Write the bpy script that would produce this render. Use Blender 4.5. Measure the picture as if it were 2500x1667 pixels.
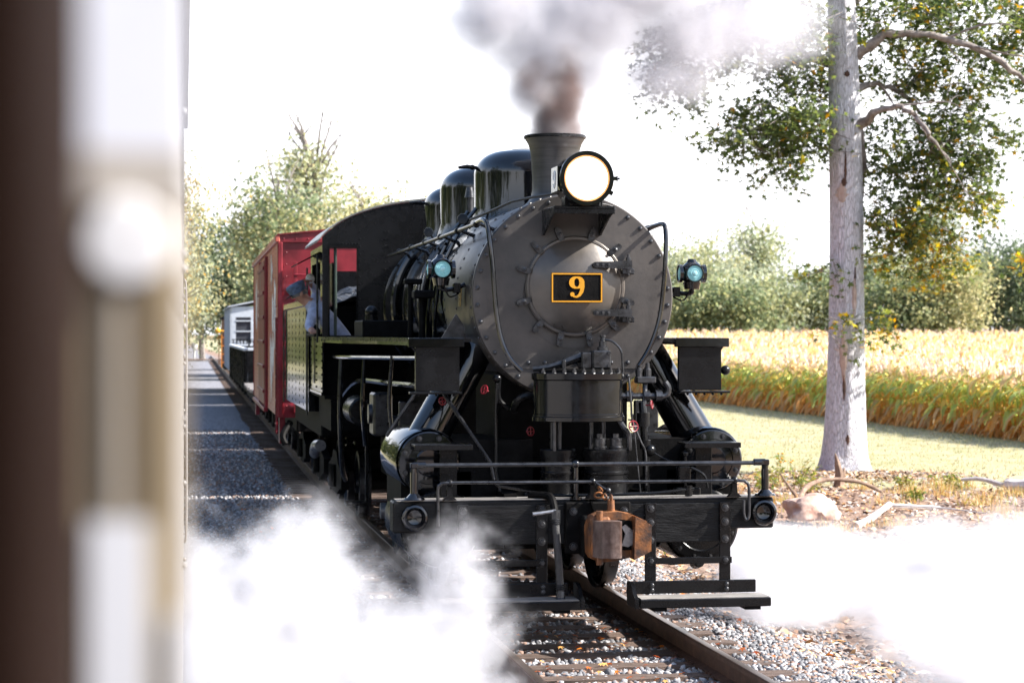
import bpy, bmesh, math, random
import numpy as np
from mathutils import Vector, Matrix, Quaternion

# ------------------------------------------------------------------ scene
for o in list(bpy.data.objects):
    bpy.data.objects.remove(o, do_unlink=True)
scene = bpy.context.scene
COL = scene.collection
random.seed(9)
RNG = np.random.default_rng(9)
R = math.radians
PI = math.pi

# ------------------------------------------------------------------ camera
# world: X to the right of the track direction, Y along the track away from the
# camera, Z up, rail top at z = 0.  The camera leans out of a coach window.
cam_d = bpy.data.cameras.new("camera")
cam = bpy.data.objects.new("camera", cam_d)
COL.objects.link(cam)
cam.location = (0.0, 0.0, 2.29)
YAW = math.atan(798 / 4900)
PITCH = math.atan(16 / 4900)
cam.rotation_euler = (R(90) - PITCH, 0, -YAW)
cam_d.sensor_width = 36.0
cam_d.lens = 75.0
cam_d.clip_start = 0.05
cam_d.clip_end = 3000
cam_d.dof.use_dof = True
cam_d.dof.focus_distance = 16.6
cam_d.dof.aperture_fstop = 4.0
scene.camera = cam

# ------------------------------------------------------------------ light
EXPOSURE = 1.95
SUN_DIR = Vector((0.77, -0.19, 0.60)).normalized()
SUN_EL = math.asin(SUN_DIR.z)
SUN_AZ = math.atan2(SUN_DIR.x, SUN_DIR.y)
world = bpy.data.worlds.new("World")
scene.world = world
world.use_nodes = True
wn, wl = world.node_tree.nodes, world.node_tree.links
wn.clear()
w_out = wn.new("ShaderNodeOutputWorld")
w_bg = wn.new("ShaderNodeBackground")
w_bg.inputs["Strength"].default_value = 0.10
w_sky = wn.new("ShaderNodeTexSky")
w_sky.sky_type = 'NISHITA'
w_sky.sun_disc = False
w_sky.sun_elevation = SUN_EL
w_sky.sun_rotation = SUN_AZ
w_sky.air_density = 1.0
w_sky.dust_density = 1.0
w_sky.ozone_density = 1.0
# pale even haze over the whole lower sky, thinning towards the zenith
w_tc = wn.new("ShaderNodeTexCoord")
w_sep = wn.new("ShaderNodeSeparateXYZ")
w_ramp = wn.new("ShaderNodeMapRange")
w_ramp.interpolation_type = 'SMOOTHSTEP'
w_ramp.inputs["From Min"].default_value = 0.10
w_ramp.inputs["From Max"].default_value = 0.50
w_ramp.inputs["To Min"].default_value = 1.0
w_ramp.inputs["To Max"].default_value = 0.0
w_mix = wn.new("ShaderNodeMixRGB")
hz = 1.0 / (2 ** EXPOSURE) / 0.10
w_mix.inputs[2].default_value = (2.05 * hz, 2.05 * hz, 2.14 * hz, 1)
wl.new(w_tc.outputs["Generated"], w_sep.inputs[0])
wl.new(w_sep.outputs["Z"], w_ramp.inputs["Value"])
wl.new(w_ramp.outputs["Result"], w_mix.inputs[0])
wl.new(w_sky.outputs["Color"], w_mix.inputs[1])
wl.new(w_mix.outputs["Color"], w_bg.inputs["Color"])
wl.new(w_bg.outputs[0], w_out.inputs["Surface"])

sun_d = bpy.data.lights.new("sun", 'SUN')
sun_d.energy = 4.2
sun_d.angle = R(0.9)
sun_d.color = (1.0, 0.95, 0.88)
sun = bpy.data.objects.new("sun", sun_d)
COL.objects.link(sun)
sun.rotation_euler = SUN_DIR.to_track_quat('Z', 'Y').to_euler()
sun.location = (30, -10, 30)

vs = scene.view_settings
scene.display_settings.display_device = 'sRGB'
vs.view_transform = 'Standard'
vs.look = 'None'
vs.exposure = EXPOSURE
vs.gamma = 1.0
vs.use_curve_mapping = False
scene.render.engine = 'CYCLES'
cy = scene.cycles
cy.use_denoising = True
try:
    cy.denoiser = 'OPENIMAGEDENOISE'
except Exception:
    pass
cy.max_bounces = 6
cy.diffuse_bounces = 3
cy.glossy_bounces = 3
cy.transmission_bounces = 4
cy.transparent_max_bounces = 8
cy.volume_bounces = 3
cy.volume_step_rate = 4.0
cy.volume_max_steps = 128
cy.sample_clamp_indirect = 6.0
cy.caustics_reflective = False
cy.caustics_refractive = False

# ------------------------------------------------------------------ helpers
def tag(o, label=None, cat=None, group=None, kind=None):
    if label: o["label"] = label
    if cat: o["category"] = cat
    if group: o["group"] = group
    if kind: o["kind"] = kind
    return o

def empty(name, loc=(0, 0, 0), rz=0.0, parent=None):
    o = bpy.data.objects.new(name, None)
    COL.objects.link(o)
    o.empty_display_size = 0.2
    o.location = loc
    o.rotation_euler = (0, 0, rz)
    if parent: o.parent = parent
    return o

def link(name, me, mat=None, parent=None, loc=None, rot=None, scale=None):
    o = bpy.data.objects.new(name, me)
    COL.objects.link(o)
    if mat is not None and len(me.materials) == 0:
        me.materials.append(mat)
    if parent: o.parent = parent
    if loc is not None: o.location = loc
    if rot is not None: o.rotation_euler = rot
    if scale is not None: o.scale = scale
    return o

def finish(me, smooth=True, ang=35):
    me.update()
    if smooth:
        me.polygons.foreach_set("use_smooth", [True] * len(me.polygons))
        try:
            me.set_sharp_from_angle(angle=R(ang))
        except Exception:
            pass

def basis(d):
    d = Vector(d).normalized()
    up = Vector((0, 0, 1)) if abs(d.z) < 0.95 else Vector((1, 0, 0))
    a = d.cross(up).normalized()
    b = a.cross(d).normalized()
    return a, b, d

class MB:
    """collects shapes, links them as ONE mesh object"""
    def __init__(s):
        s.v = []; s.f = []
    def add(s, vs_, fs):
        n = len(s.v)
        s.v.extend([tuple(v) for v in vs_])
        s.f.extend([tuple(i + n for i in f) for f in fs])
        return s
    def box(s, c, d, rot=None, bev=0.0):
        x, y, z = d[0] / 2, d[1] / 2, d[2] / 2
        if bev > 0:
            b = min(bev, x * .9, y * .9, z * .9)
            bm = bmesh.new()
            bmesh.ops.create_cube(bm, size=1.0)
            for v in bm.verts:
                v.co = Vector((v.co.x * 2 * x, v.co.y * 2 * y, v.co.z * 2 * z))
            bmesh.ops.bevel(bm, geom=bm.edges[:], offset=b, segments=1, affect='EDGES')
            bm.verts.index_update()
            vv = [v.co.copy() for v in bm.verts]
            ff = [[v.index for v in f.verts] for f in bm.faces]
            bm.free()
        else:
            vv = [Vector((sx * x, sy * y, sz * z)) for sz in (-1, 1) for sy in (-1, 1) for sx in (-1, 1)]
            ff = [(0, 2, 3, 1), (4, 5, 7, 6), (0, 1, 5, 4), (2, 6, 7, 3), (0, 4, 6, 2), (1, 3, 7, 5)]
        if rot is not None:
            vv = [rot @ v for v in vv]
        c = Vector(c)
        return s.add([v + c for v in vv], ff)
    def bb(s, x0, x1, y0, y1, z0, z1, bev=0.0):
        return s.box(((x0 + x1) / 2, (y0 + y1) / 2, (z0 + z1) / 2), (abs(x1 - x0), abs(y1 - y0), abs(z1 - z0)), None, bev)
    def lathe(s, prof, o=(0, 0, 0), axis=(0, 0, 1), n=24, cap0=True, cap1=True):
        a, b, d = basis(axis); o = Vector(o)
        vv = []; ff = []
        for (r, h) in prof:
            for k in range(n):
                t = 2 * PI * k / n
                vv.append(o + d * h + (a * math.cos(t) + b * math.sin(t)) * r)
        for i in range(len(prof) - 1):
            for k in range(n):
                k2 = (k + 1) % n
                ff.append((i * n + k, i * n + k2, (i + 1) * n + k2, (i + 1) * n + k))
        if cap0: ff.append(tuple(range(n - 1, -1, -1)))
        if cap1: ff.append(tuple(range((len(prof) - 1) * n, len(prof) * n)))
        return s.add(vv, ff)
    def cyl(s, p0, p1, r0, r1=None, n=16, bev=0.0):
        p0, p1 = Vector(p0), Vector(p1); L = (p1 - p0).length
        r1 = r0 if r1 is None else r1
        if bev: pr = [(r0 - bev, 0), (r0, bev), (r1, L - bev), (r1 - bev, L)]
        else: pr = [(r0, 0), (r1, L)]
        return s.lathe(pr, p0, p1 - p0, n)
    def tube(s, pts, r, n=8, cap=True):
        pts = [Vector(p) for p in pts]
        rs = r if isinstance(r, (list, tuple)) else [r] * len(pts)
        vv = []; ff = []
        pa = None
        for i, p in enumerate(pts):
            d = (pts[min(i + 1, len(pts) - 1)] - pts[max(i - 1, 0)])
            if d.length < 1e-9: d = Vector((0, 0, 1))
            d.normalize()
            if pa is None: a, b, _ = basis(d)
            else:
                a = (pa - d * pa.dot(d))
                a = a.normalized() if a.length > 1e-6 else basis(d)[0]
                b = a.cross(d).normalized()
            pa = a
            for k in range(n):
                t = 2 * PI * k / n
                vv.append(p + (a * math.cos(t) + b * math.sin(t)) * rs[i])
        for i in range(len(pts) - 1):
            for k in range(n):
                k2 = (k + 1) % n
                ff.append((i * n + k, i * n + k2, (i + 1) * n + k2, (i + 1) * n + k))
        if cap:
            ff.append(tuple(range(n - 1, -1, -1)))
            ff.append(tuple(range((len(pts) - 1) * n, len(pts) * n)))
        return s.add(vv, ff)
    def sphere(s, c, r, n=12, m=8, sc=(1, 1, 1)):
        prof = []
        for i in range(m + 1):
            t = PI * i / m
            prof.append((max(math.sin(t), 1e-4), -math.cos(t)))
        k = len(s.v)
        s.lathe(prof, (0, 0, 0), (0, 0, 1), n)
        for i in range(k, len(s.v)):
            v = s.v[i]
            s.v[i] = (c[0] + v[0] * r * sc[0], c[1] + v[1] * r * sc[1], c[2] + v[2] * r * sc[2])
        return s
    def prism(s, poly, o, u, v, depth):
        """polygon (2D) in plane u,v at o, extruded along u x v by depth (centred)"""
        o, u, v = Vector(o), Vector(u), Vector(v)
        w = u.cross(v).normalized() * (depth / 2)
        n = len(poly)
        vv = [o + u * p[0] + v * p[1] - w for p in poly] + [o + u * p[0] + v * p[1] + w for p in poly]
        ff = [tuple(range(n - 1, -1, -1)), tuple(range(n, 2 * n))]
        ff += [(i, (i + 1) % n, n + (i + 1) % n, n + i) for i in range(n)]
        return s.add(vv, ff)
    def ribbon(s, path, widths, o, u, v, depth):
        """variable width flat stroke, extruded"""
        o, u, v = Vector(o), Vector(u), Vector(v)
        w = u.cross(v).normalized() * (depth / 2)
        L = []; Rr = []
        for i, p in enumerate(path):
            a = path[max(i - 1, 0)]; b = path[min(i + 1, len(path) - 1)]
            dx, dy = b[0] - a[0], b[1] - a[1]
            l = math.hypot(dx, dy) or 1
            nx, ny = -dy / l, dx / l
            h = widths[i] / 2
            L.append((p[0] + nx * h, p[1] + ny * h)); Rr.append((p[0] - nx * h, p[1] - ny * h))
        n = len(path)
        vv = []
        for sgn in (-1, 1):
            for q in (L, Rr):
                vv += [o + u * p[0] + v * p[1] + w * sgn for p in q]
        ff = []
        for i in range(n - 1):
            ff.append((i, i + 1, n + i + 1, n + i))
            ff.append((2 * n + i, 3 * n + i, 3 * n + i + 1, 2 * n + i + 1))
            ff.append((i, 2 * n + i, 2 * n + i + 1, i + 1))
            ff.append((n + i, n + i + 1, 3 * n + i + 1, 3 * n + i))
        return s.add(vv, ff)
    def mesh(s, name, smooth=True, ang=35):
        me = bpy.data.meshes.new(name)
        me.from_pydata([tuple(v) for v in s.v], [], s.f)
        finish(me, smooth, ang)
        return me
    def build(s, name, mat, parent=None, smooth=True, ang=35, loc=None, rot=None):
        return link(name, s.mesh(name, smooth, ang), mat, parent, loc, rot)

def np_mesh(name, V, F, colors=None, smooth=False):
    """V (n,3), F (m,k) -> mesh; colors (m,3) per face"""
    V = np.asarray(V, dtype=np.float32); F = np.asarray(F, dtype=np.int32)
    me = bpy.data.meshes.new(name)
    m, k = F.shape
    me.vertices.add(len(V)); me.vertices.foreach_set("co", V.ravel())
    me.loops.add(m * k); me.loops.foreach_set("vertex_index", F.ravel())
    me.polygons.add(m)
    me.polygons.foreach_set("loop_start", np.arange(0, m * k, k, dtype=np.int32))
    me.polygons.foreach_set("loop_total", np.full(m, k, dtype=np.int32))
    if smooth: me.polygons.foreach_set("use_smooth", np.ones(m, dtype=bool))
    me.update(calc_edges=True)
    if colors is not None:
        at = me.attributes.new("Col", 'FLOAT_COLOR', 'FACE')
        c = np.ones((m, 4), dtype=np.float32); c[:, :3] = colors
        at.data.foreach_set("color", c.ravel())
    return me

def rand_rot(n, tilt=None, rng=RNG):
    """n random rotation matrices; tilt limits how far local Z leaves world Z"""
    if tilt is None:
        q = rng.normal(size=(n, 4)); q /= np.linalg.norm(q, axis=1, keepdims=True)
        w, x, y, z = q.T
        M = np.empty((n, 3, 3))
        M[:, 0, 0] = 1 - 2 * (y * y + z * z); M[:, 0, 1] = 2 * (x * y - z * w); M[:, 0, 2] = 2 * (x * z + y * w)
        M[:, 1, 0] = 2 * (x * y + z * w); M[:, 1, 1] = 1 - 2 * (x * x + z * z); M[:, 1, 2] = 2 * (y * z - x * w)
        M[:, 2, 0] = 2 * (x * z - y * w); M[:, 2, 1] = 2 * (y * z + x * w); M[:, 2, 2] = 1 - 2 * (x * x + y * y)
        return M
    a = rng.uniform(0, 2 * PI, n); t = np.abs(rng.normal(0, tilt, n)); b = rng.uniform(0, 2 * PI, n)
    def rz(a):
        M = np.zeros((n, 3, 3)); M[:, 0, 0] = np.cos(a); M[:, 0, 1] = -np.sin(a); M[:, 1, 0] = np.sin(a); M[:, 1, 1] = np.cos(a); M[:, 2, 2] = 1
        return M
    X = np.zeros((n, 3, 3)); X[:, 0, 0] = 1; X[:, 1, 1] = np.cos(t); X[:, 1, 2] = -np.sin(t); X[:, 2, 1] = np.sin(t); X[:, 2, 2] = np.cos(t)
    return rz(b) @ X @ rz(a)

def scatter(tv, tf, P, M, S, cols=None):
    """tile a template (tv,tf) -> V, F, per-face colours"""
    tv = np.asarray(tv, float); tf = np.asarray(tf, int)
    n = len(P); S = np.asarray(S, float)
    if S.ndim == 1: S = S[:, None].repeat(3, 1)
    V = np.einsum('nij,nvj->nvi', M, tv[None] * S[:, None, :]) + np.asarray(P)[:, None, :]
    F = tf[None] + (np.arange(n) * len(tv))[:, None, None]
    C = None
    if cols is not None:
        C = np.repeat(np.asarray(cols), len(tf), axis=0)
    return V.reshape(-1, 3), F.reshape(-1, tf.shape[1]), C

def stack(parts):
    """merge several (V,F,C)"""
    Vs = []; Fs = []; Cs = []; n = 0
    for V, F, C in parts:
        Vs.append(V); Fs.append(F + n); n += len(V); Cs.append(C)
    return np.concatenate(Vs), np.concatenate(Fs), (np.concatenate(Cs) if Cs[0] is not None else None)

# ------------------------------------------------------------------ materials
def mat(name, col, rough=0.5, metal=0.0, var=0.25, scale=8.0, bump=0.0, bscale=40.0, col2=None, coat=0.0,
        stretch=(1, 1, 1), rvar=0.0, spec=0.5, edge=0.62):
    m = bpy.data.materials.new(name); m.use_nodes = True
    nt = m.node_tree; N, Lk = nt.nodes, nt.links
    b = N["Principled BSDF"]
    b.inputs["Roughness"].default_value = rough
    b.inputs["Metallic"].default_value = metal
    b.inputs["Coat Weight"].default_value = coat
    b.inputs["Coat Roughness"].default_value = 0.08
    b.inputs["Specular IOR Level"].default_value = spec
    tc = N.new("ShaderNodeTexCoord"); mp = N.new("ShaderNodeMapping")
    mp.inputs["Scale"].default_value = stretch
    Lk.new(tc.outputs["Object"], mp.inputs[0])
    nz = N.new("ShaderNodeTexNoise"); nz.inputs["Scale"].default_value = scale; nz.inputs["Detail"].default_value = 6
    nz.inputs["Roughness"].default_value = edge
    Lk.new(mp.outputs[0], nz.inputs["Vector"])
    rp = N.new("ShaderNodeValToRGB")
    c2 = col2 if col2 else tuple(c * (1 + var) for c in col)
    c1 = tuple(c * (1 - var) for c in col) if not col2 else col
    rp.color_ramp.elements[0].position = 0.36; rp.color_ramp.elements[1].position = 0.66
    rp.color_ramp.elements[0].color = (*c1, 1); rp.color_ramp.elements[1].color = (*c2, 1)
    Lk.new(nz.outputs["Fac"], rp.inputs[0])
    # uneven grime and wear over the base paint
    ng = N.new("ShaderNodeTexNoise"); ng.inputs["Scale"].default_value = scale * .3; ng.inputs["Detail"].default_value = 8; ng.inputs["Roughness"].default_value = .7
    Lk.new(tc.outputs["Object"], ng.inputs["Vector"])
    mg = N.new("ShaderNodeMapRange"); mg.inputs["From Min"].default_value = .3; mg.inputs["From Max"].default_value = .7; mg.inputs["To Min"].default_value = 1 - .4 * min(1, var * 3); mg.inputs["To Max"].default_value = 1 + .25 * min(1, var * 3)
    Lk.new(ng.outputs["Fac"], mg.inputs["Value"])
    vg = N.new("ShaderNodeVectorMath"); vg.operation = 'SCALE'; Lk.new(rp.outputs[0], vg.inputs[0]); Lk.new(mg.outputs[0], vg.inputs["Scale"]); Lk.new(vg.outputs[0], b.inputs["Base Color"])
    if rvar:
        mr = N.new("ShaderNodeMapRange")
        mr.inputs["From Min"].default_value = 0.3; mr.inputs["From Max"].default_value = 0.7
        mr.inputs["To Min"].default_value = max(0.03, rough - rvar); mr.inputs["To Max"].default_value = rough + rvar
        Lk.new(nz.outputs["Fac"], mr.inputs["Value"]); Lk.new(mr.outputs[0], b.inputs["Roughness"])
    if bump:
        n2 = N.new("ShaderNodeTexNoise"); n2.inputs["Scale"].default_value = bscale; n2.inputs["Detail"].default_value = 5
        Lk.new(mp.outputs[0], n2.inputs["Vector"])
        bp = N.new("ShaderNodeBump"); bp.inputs["Strength"].default_value = bump; bp.inputs["Distance"].default_value = 0.01
        Lk.new(n2.outputs["Fac"], bp.inputs["Height"]); Lk.new(bp.outputs[0], b.inputs["Normal"])
    return m

def leaf_mat(name, trans=0.35, rough=0.5, gain=1.0):
    m = bpy.data.materials.new(name); m.use_nodes = True
    N, Lk = m.node_tree.nodes, m.node_tree.links
    b = N["Principled BSDF"]; b.inputs["Roughness"].default_value = rough
    b.inputs["Specular IOR Level"].default_value = 0.3
    at = N.new("ShaderNodeAttribute"); at.attribute_name = "Col"
    Lk.new(at.outputs["Color"], b.inputs["Base Color"])
    tr = N.new("ShaderNodeBsdfTranslucent")
    hs = N.new("ShaderNodeHueSaturation"); hs.inputs["Hue"].default_value = 0.485
    hs.inputs["Saturation"].default_value = 1.15; hs.inputs["Value"].default_value = 1.6 * gain
    Lk.new(at.outputs["Color"], hs.inputs["Color"]); Lk.new(hs.outputs[0], tr.inputs["Color"])
    mx = N.new("ShaderNodeMixShader"); mx.inputs[0].default_value = trans
    Lk.new(b.outputs[0], mx.inputs[1]); Lk.new(tr.outputs[0], mx.inputs[2])
    Lk.new(mx.outputs[0], N["Material Output"].inputs["Surface"])
    return m

def emit_mat(name, col, strength):
    m = bpy.data.materials.new(name); m.use_nodes = True
    b = m.node_tree.nodes["Principled BSDF"]
    b.inputs["Base Color"].default_value = (*col, 1)
    b.inputs["Emission Color"].default_value = (*col, 1)
    b.inputs["Emission Strength"].default_value = strength
    b.inputs["Roughness"].default_value = 0.2
    return m

M = {}
M['black'] = mat("black_paint", (0.0050, 0.0052, 0.0060), 0.28, 0, 0.15, 6, 0.10, 60, rvar=0.05, spec=.24)
M['matte'] = mat("sooty_black", (0.0050, 0.0047, 0.0047), 0.60, 0, 0.5, 9, 0.25, 70, spec=.07)
M['gloss'] = mat("gloss_black_enamel", (0.004, 0.0045, 0.0060), 0.08, 0, 0.3, 5, 0.03, 30, coat=0.4, rvar=0.04)
M['jacket'] = mat("compressor_lagging", (0.004, 0.0045, 0.0058), 0.14, 0, 0.3, 6, 0.06, 18, rvar=0.06, spec=.4)
M['graphite'] = mat("graphite_smokebox", (0.050, 0.0475, 0.047), 0.38, 0.3, 0.30, 2.4, 0.12, 26, col2=(0.086, 0.076, 0.069), stretch=(1, 1, 1), rvar=0.08)
M['graphite_door'] = mat("graphite_door", (0.078, 0.072, 0.066), 0.33, 0.35, 0.25, 2.6, 0.07, 30, col2=(0.118, 0.101, 0.086), rvar=0.08)
M['stackm'] = mat("graphite_stack", (0.055, 0.053, 0.052), 0.42, 0.3, 0.25, 4, 0.12, 30, stretch=(.5, .5, 9), rvar=0.06)
M['steel'] = mat("oiled_steel", (0.055, 0.056, 0.060), 0.33, 0.75, 0.3, 14, 0.1, 60, rvar=0.1)
M['steel_light'] = mat("bright_steel", (0.32, 0.32, 0.33), 0.32, 0.7, 0.25, 16, 0.1, 60, rvar=0.1)
M['rust'] = mat("rusty_coupler", (0.040, 0.022, 0.016), 0.6, 0.15, 0.3, 7, 0.3, 60, col2=(0.30, 0.105, 0.022), rvar=0.12)
M['knuckle'] = mat("worn_knuckle", (0.075, 0.045, 0.036), 0.42, 0.3, 0.3, 11, 0.2, 60, col2=(0.18, 0.13, 0.115), rvar=0.1)
M['beamwood'] = mat("painted_beam", (0.0075, 0.0075, 0.008), 0.42, 0, 0.4, 5, 0.5, 22, stretch=(1, 6, 6), rvar=0.12, spec=.18)
M['wornboard'] = mat("worn_step_board", (0.10, 0.095, 0.09), 0.6, 0, 0.4, 7, 0.3, 40, col2=(0.30, 0.28, 0.26), stretch=(.5, 4, 1))
M['yellow'] = mat("number_yellow", (0.56, 0.25, 0.007), 0.4, 0, 0.06, 20)
M['white'] = mat("white_paint", (0.72, 0.72, 0.72), 0.5, 0, 0.08, 12)
M['redvalve'] = mat("red_valve", (0.16, 0.004, 0.010), 0.4, 0, 0.15, 20)
M['brass'] = mat("dull_brass", (0.30, 0.22, 0.10), 0.35, 0.8, 0.2, 20)
M['rubber'] = mat("hose_rubber", (0.028, 0.027, 0.028), 0.6, 0, 0.3, 30, 0.3, 120)
M['lamp_glass'] = None
M['headlens'] = emit_mat("headlight_lens", (1.0, 0.90, 0.80), 1.6)
M['headrim'] = emit_mat("headlight_glow_rim", (1.0, 0.42, 0.14), 0.30)
M['reflector'] = mat("headlight_reflector", (0.8, 0.8, 0.82), 0.12, 1.0, 0.02, 3)
M['rail'] = mat("rusty_rail", (0.055, 0.030, 0.020), 0.55, 0.4, 0.35, 12, 0.25, 60, col2=(0.115, 0.062, 0.042))
M['railtop'] = mat("rail_head_polish", (0.24, 0.19, 0.16), 0.32, 0.85, 0.25, 9, 0.08, 40, stretch=(1, .1, 1))
M['tie'] = mat("weathered_tie", (0.045, 0.026, 0.018), 0.8, 0, 0.4, 6, 0.8, 26, col2=(0.15, 0.10, 0.075), stretch=(0.6, 9, 9))
def teal_glass():
    m = mat("teal_lamp_glass", (0.24, 0.42, 0.45), 0.07, 0, 0.1, 20, coat=0.8)
    b = m.node_tree.nodes["Principled BSDF"]
    b.inputs["Emission Color"].default_value = (0.25, 0.75, 0.78, 1)
    b.inputs["Emission Strength"].default_value = 0.04
    return m
M['lamp_glass'] = teal_glass()
# ------------------------------------------------------------------ track geometry
TX, TY = 3.207, 16.19            # centre of the pilot beam front, on the train's track
def track_x(y):
    """centre line of the train's track: straight, then easing right"""
    s = 0.0127
    if y < 28: return TX
    if y < 40: return TX + s * (y - 28) ** 2 / 24
    return TX + s * 6 + s * (y - 40)
def track_a(y):
    return -math.atan((track_x(y + .5) - track_x(y - .5)))

# shared small meshes
def bolt_mesh(r=0.016, h=0.016):
    m = MB()
    m.lathe([(r * 1.25, 0), (r * 1.25, h * .25), (r * 0.95, h * .3), (r * .9, h * .85), (r * .6, h * 1.15), (0.0005, h * 1.25)], (0, 0, 0), (0, -1, 0), 8, True, False)
    me = m.mesh("bolt"); me.materials.append(M['steel']); return me
def hex_mesh(r=0.022, h=0.02, mt='steel'):
    m = MB()
    m.lathe([(r * 1.5, 0), (r * 1.5, .005)], (0, 0, 0), (0, -1, 0), 12)
    m.lathe([(r, .005), (r, h), (r * .8, h + .004)], (0, 0, 0), (0, -1, 0), 6)
    m.lathe([(r * .5, h), (r * .5, h + .012)], (0, 0, 0), (0, -1, 0), 8)
    me = m.mesh("hex_bolt"); me.materials.append(M[mt]); return me
BOLT = bolt_mesh(); BOLT_S = bolt_mesh(0.011, 0.011); HEX = hex_mesh(); HEX_S = hex_mesh(0.015, 0.014)
def bolts(parent, pts, me=BOLT, name="bolt", rot=None):
    for p in pts: link(name, me, None, parent, p, rot)

# the figure nine used on the plates
def nine_paths():
    bowl = []; bw = []
    for i in range(29):
        t = 2 * PI * i / 28
        bowl.append((0.0 + .232 * math.cos(t), .20 + .235 * math.sin(t)))
        bw.append(.075 + .165 * abs(math.cos(t)) ** 1.5)
    tail = []; tw = []
    P = [(.262, .22), (.268, .02), (.225, -.19), (.13, -.36), (.0, -.445), (-.12, -.43), (-.20, -.36)]
    W = [.17, .18, .17, .13, .085, .08, .075]
    for i in range(len(P) - 1):
        for k in range(5):
            f = k / 5
            tail.append((P[i][0] * (1 - f) + P[i + 1][0] * f, P[i][1] * (1 - f) + P[i + 1][1] * f)); tw.append(W[i] * (1 - f) + W[i + 1] * f)
    tail.append(P[-1]); tw.append(W[-1])
    return bowl, bw, tail, tw
def nine(mb, o, u, v, h, depth):
    bowl, bw, tail, tw = nine_paths()
    k = h
    mb.ribbon([(p[0] * k, p[1] * k) for p in bowl], [w * k for w in bw], o, u, v, depth)
    mb.ribbon([(p[0] * k, p[1] * k) for p in tail], [w * k for w in tw], o, u, v, depth * 1.02)
    mb.prism([(-.20 * k + .10 * k * math.cos(2 * PI * i / 14), -.33 * k + .10 * k * math.sin(2 * PI * i / 14)) for i in range(14)], o, u, v, depth * 1.04)

# ================================================================== LOCOMOTIVE
loco = empty("steam_locomotive", (TX, TY, 0))
tag(loco, "black steam switching locomotive with lit headlight and yellow number 9 plate", "locomotive")
BX, BZ = 0.02, 2.592            # boiler axis
FY = 0.58                       # smokebox front plane
def part(name, mb, m, parent=loco, **k): return mb.build(name, M[m] if isinstance(m, str) else m, parent, **k)

# --- smokebox and boiler
mb = MB(); mb.lathe([(.802, FY + .01), (.815, FY + .03), (.815, 2.35)], (BX, 0, BZ), (0, 1, 0), 72, True, False)
smokebox = part("smokebox", mb, 'graphite')
mb = MB()
for yy in (FY + .10, FY + .95, 2.28):
    for k in range(60):
        a = 2 * PI * k / 60
        c = Vector((BX + .817 * math.cos(a), yy, BZ + .817 * math.sin(a)))
        mb.lathe([(.014, 0), (.012, .006), (.001, .011)], c, (math.cos(a), 0, math.sin(a)), 6, False, False)
tag(part("rivets", mb, 'graphite', smokebox), kind="stuff")
mb = MB(); mb.lathe([(.80, 2.35), (.80, 7.92)], (BX, 0, BZ), (0, 1, 0), 72, True, False)
boiler = part("boiler", mb, 'gloss')
for yy in (2.34, 3.45, 4.55, 5.65, 6.75, 7.6):
    mb = MB(); mb.lathe([(.802, yy), (.812, yy + .004), (.812, yy + .07), (.802, yy + .074)], (BX, 0, BZ), (0, 1, 0), 72, False, False)
    part("boiler_band", mb, 'gloss', boiler)

# --- smokebox front
mb = MB(); mb.lathe([(.818, FY + .035), (.818, FY + .012), (.808, FY), (.43, FY - .002), (.41, FY - .004)], (BX, 0, BZ), (0, 1, 0), 96, False, False)
front = part("smokebox_front", mb, 'graphite')
bolts(front, [(BX + .776 * math.cos(R(5 + 10 * k)), FY - .001, BZ + .776 * math.sin(R(5 + 10 * k))) for k in range(36) if not (75 <= 5 + 10 * k <= 95)])
mb = MB(); mb.bb(BX - .56, BX + .56, FY - .010, FY - .001, 2.018, 2.030); part("seam_strip", mb, 'graphite', front)
bolts(front, [(BX - .50 + .135 * k, FY - .002, 2.065) for k in range(8)])
# --- door
DX, DZ = 0.034, 2.673
mb = MB()
prof = [(.405, FY - .004), (.405, FY - .020), (.395, FY - .030), (.380, FY - .032), (.374, FY - .028), (.366, FY - .034)]
for i in range(1, 15):
    t = i / 14; r = .366 * (1 - t); prof.append((max(r, .001), FY - .034 - .105 * (1 - (r / .366) ** 2)))
mb.lathe(prof, (DX, 0, DZ), (0, 1, 0), 96, False, False)
door = part("smokebox_door", mb, 'graphite_door')
# clamps
cm = MB()
cm.prism([(-.020, -.055), (.020, -.055), (.026, -.02), (.022, .05), (.008, .062), (-.008, .062), (-.022, .05), (-.026, -.02)], (0, -.030, 0), (1, 0, 0), (0, 0, 1), .022)
cm.lathe([(.020, 0), (.020, .012), (.014, .013), (.014, .026), (.008, .030)], (0, -.04, 0), (0, -1, 0), 6)
CL = cm.mesh("door_clamp"); CL.materials.append(M['steel'])
for k in range(12):
    a = R(15 + 30 * k + random.uniform(-3, 3))
    if 10 + 30 * k in (): continue
    link("door_clamp", CL, None, front, (DX + .435 * math.cos(a), FY, DZ + .435 * math.sin(a)), (0, PI / 2 - a + random.uniform(-.15, .15), 0))
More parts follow.
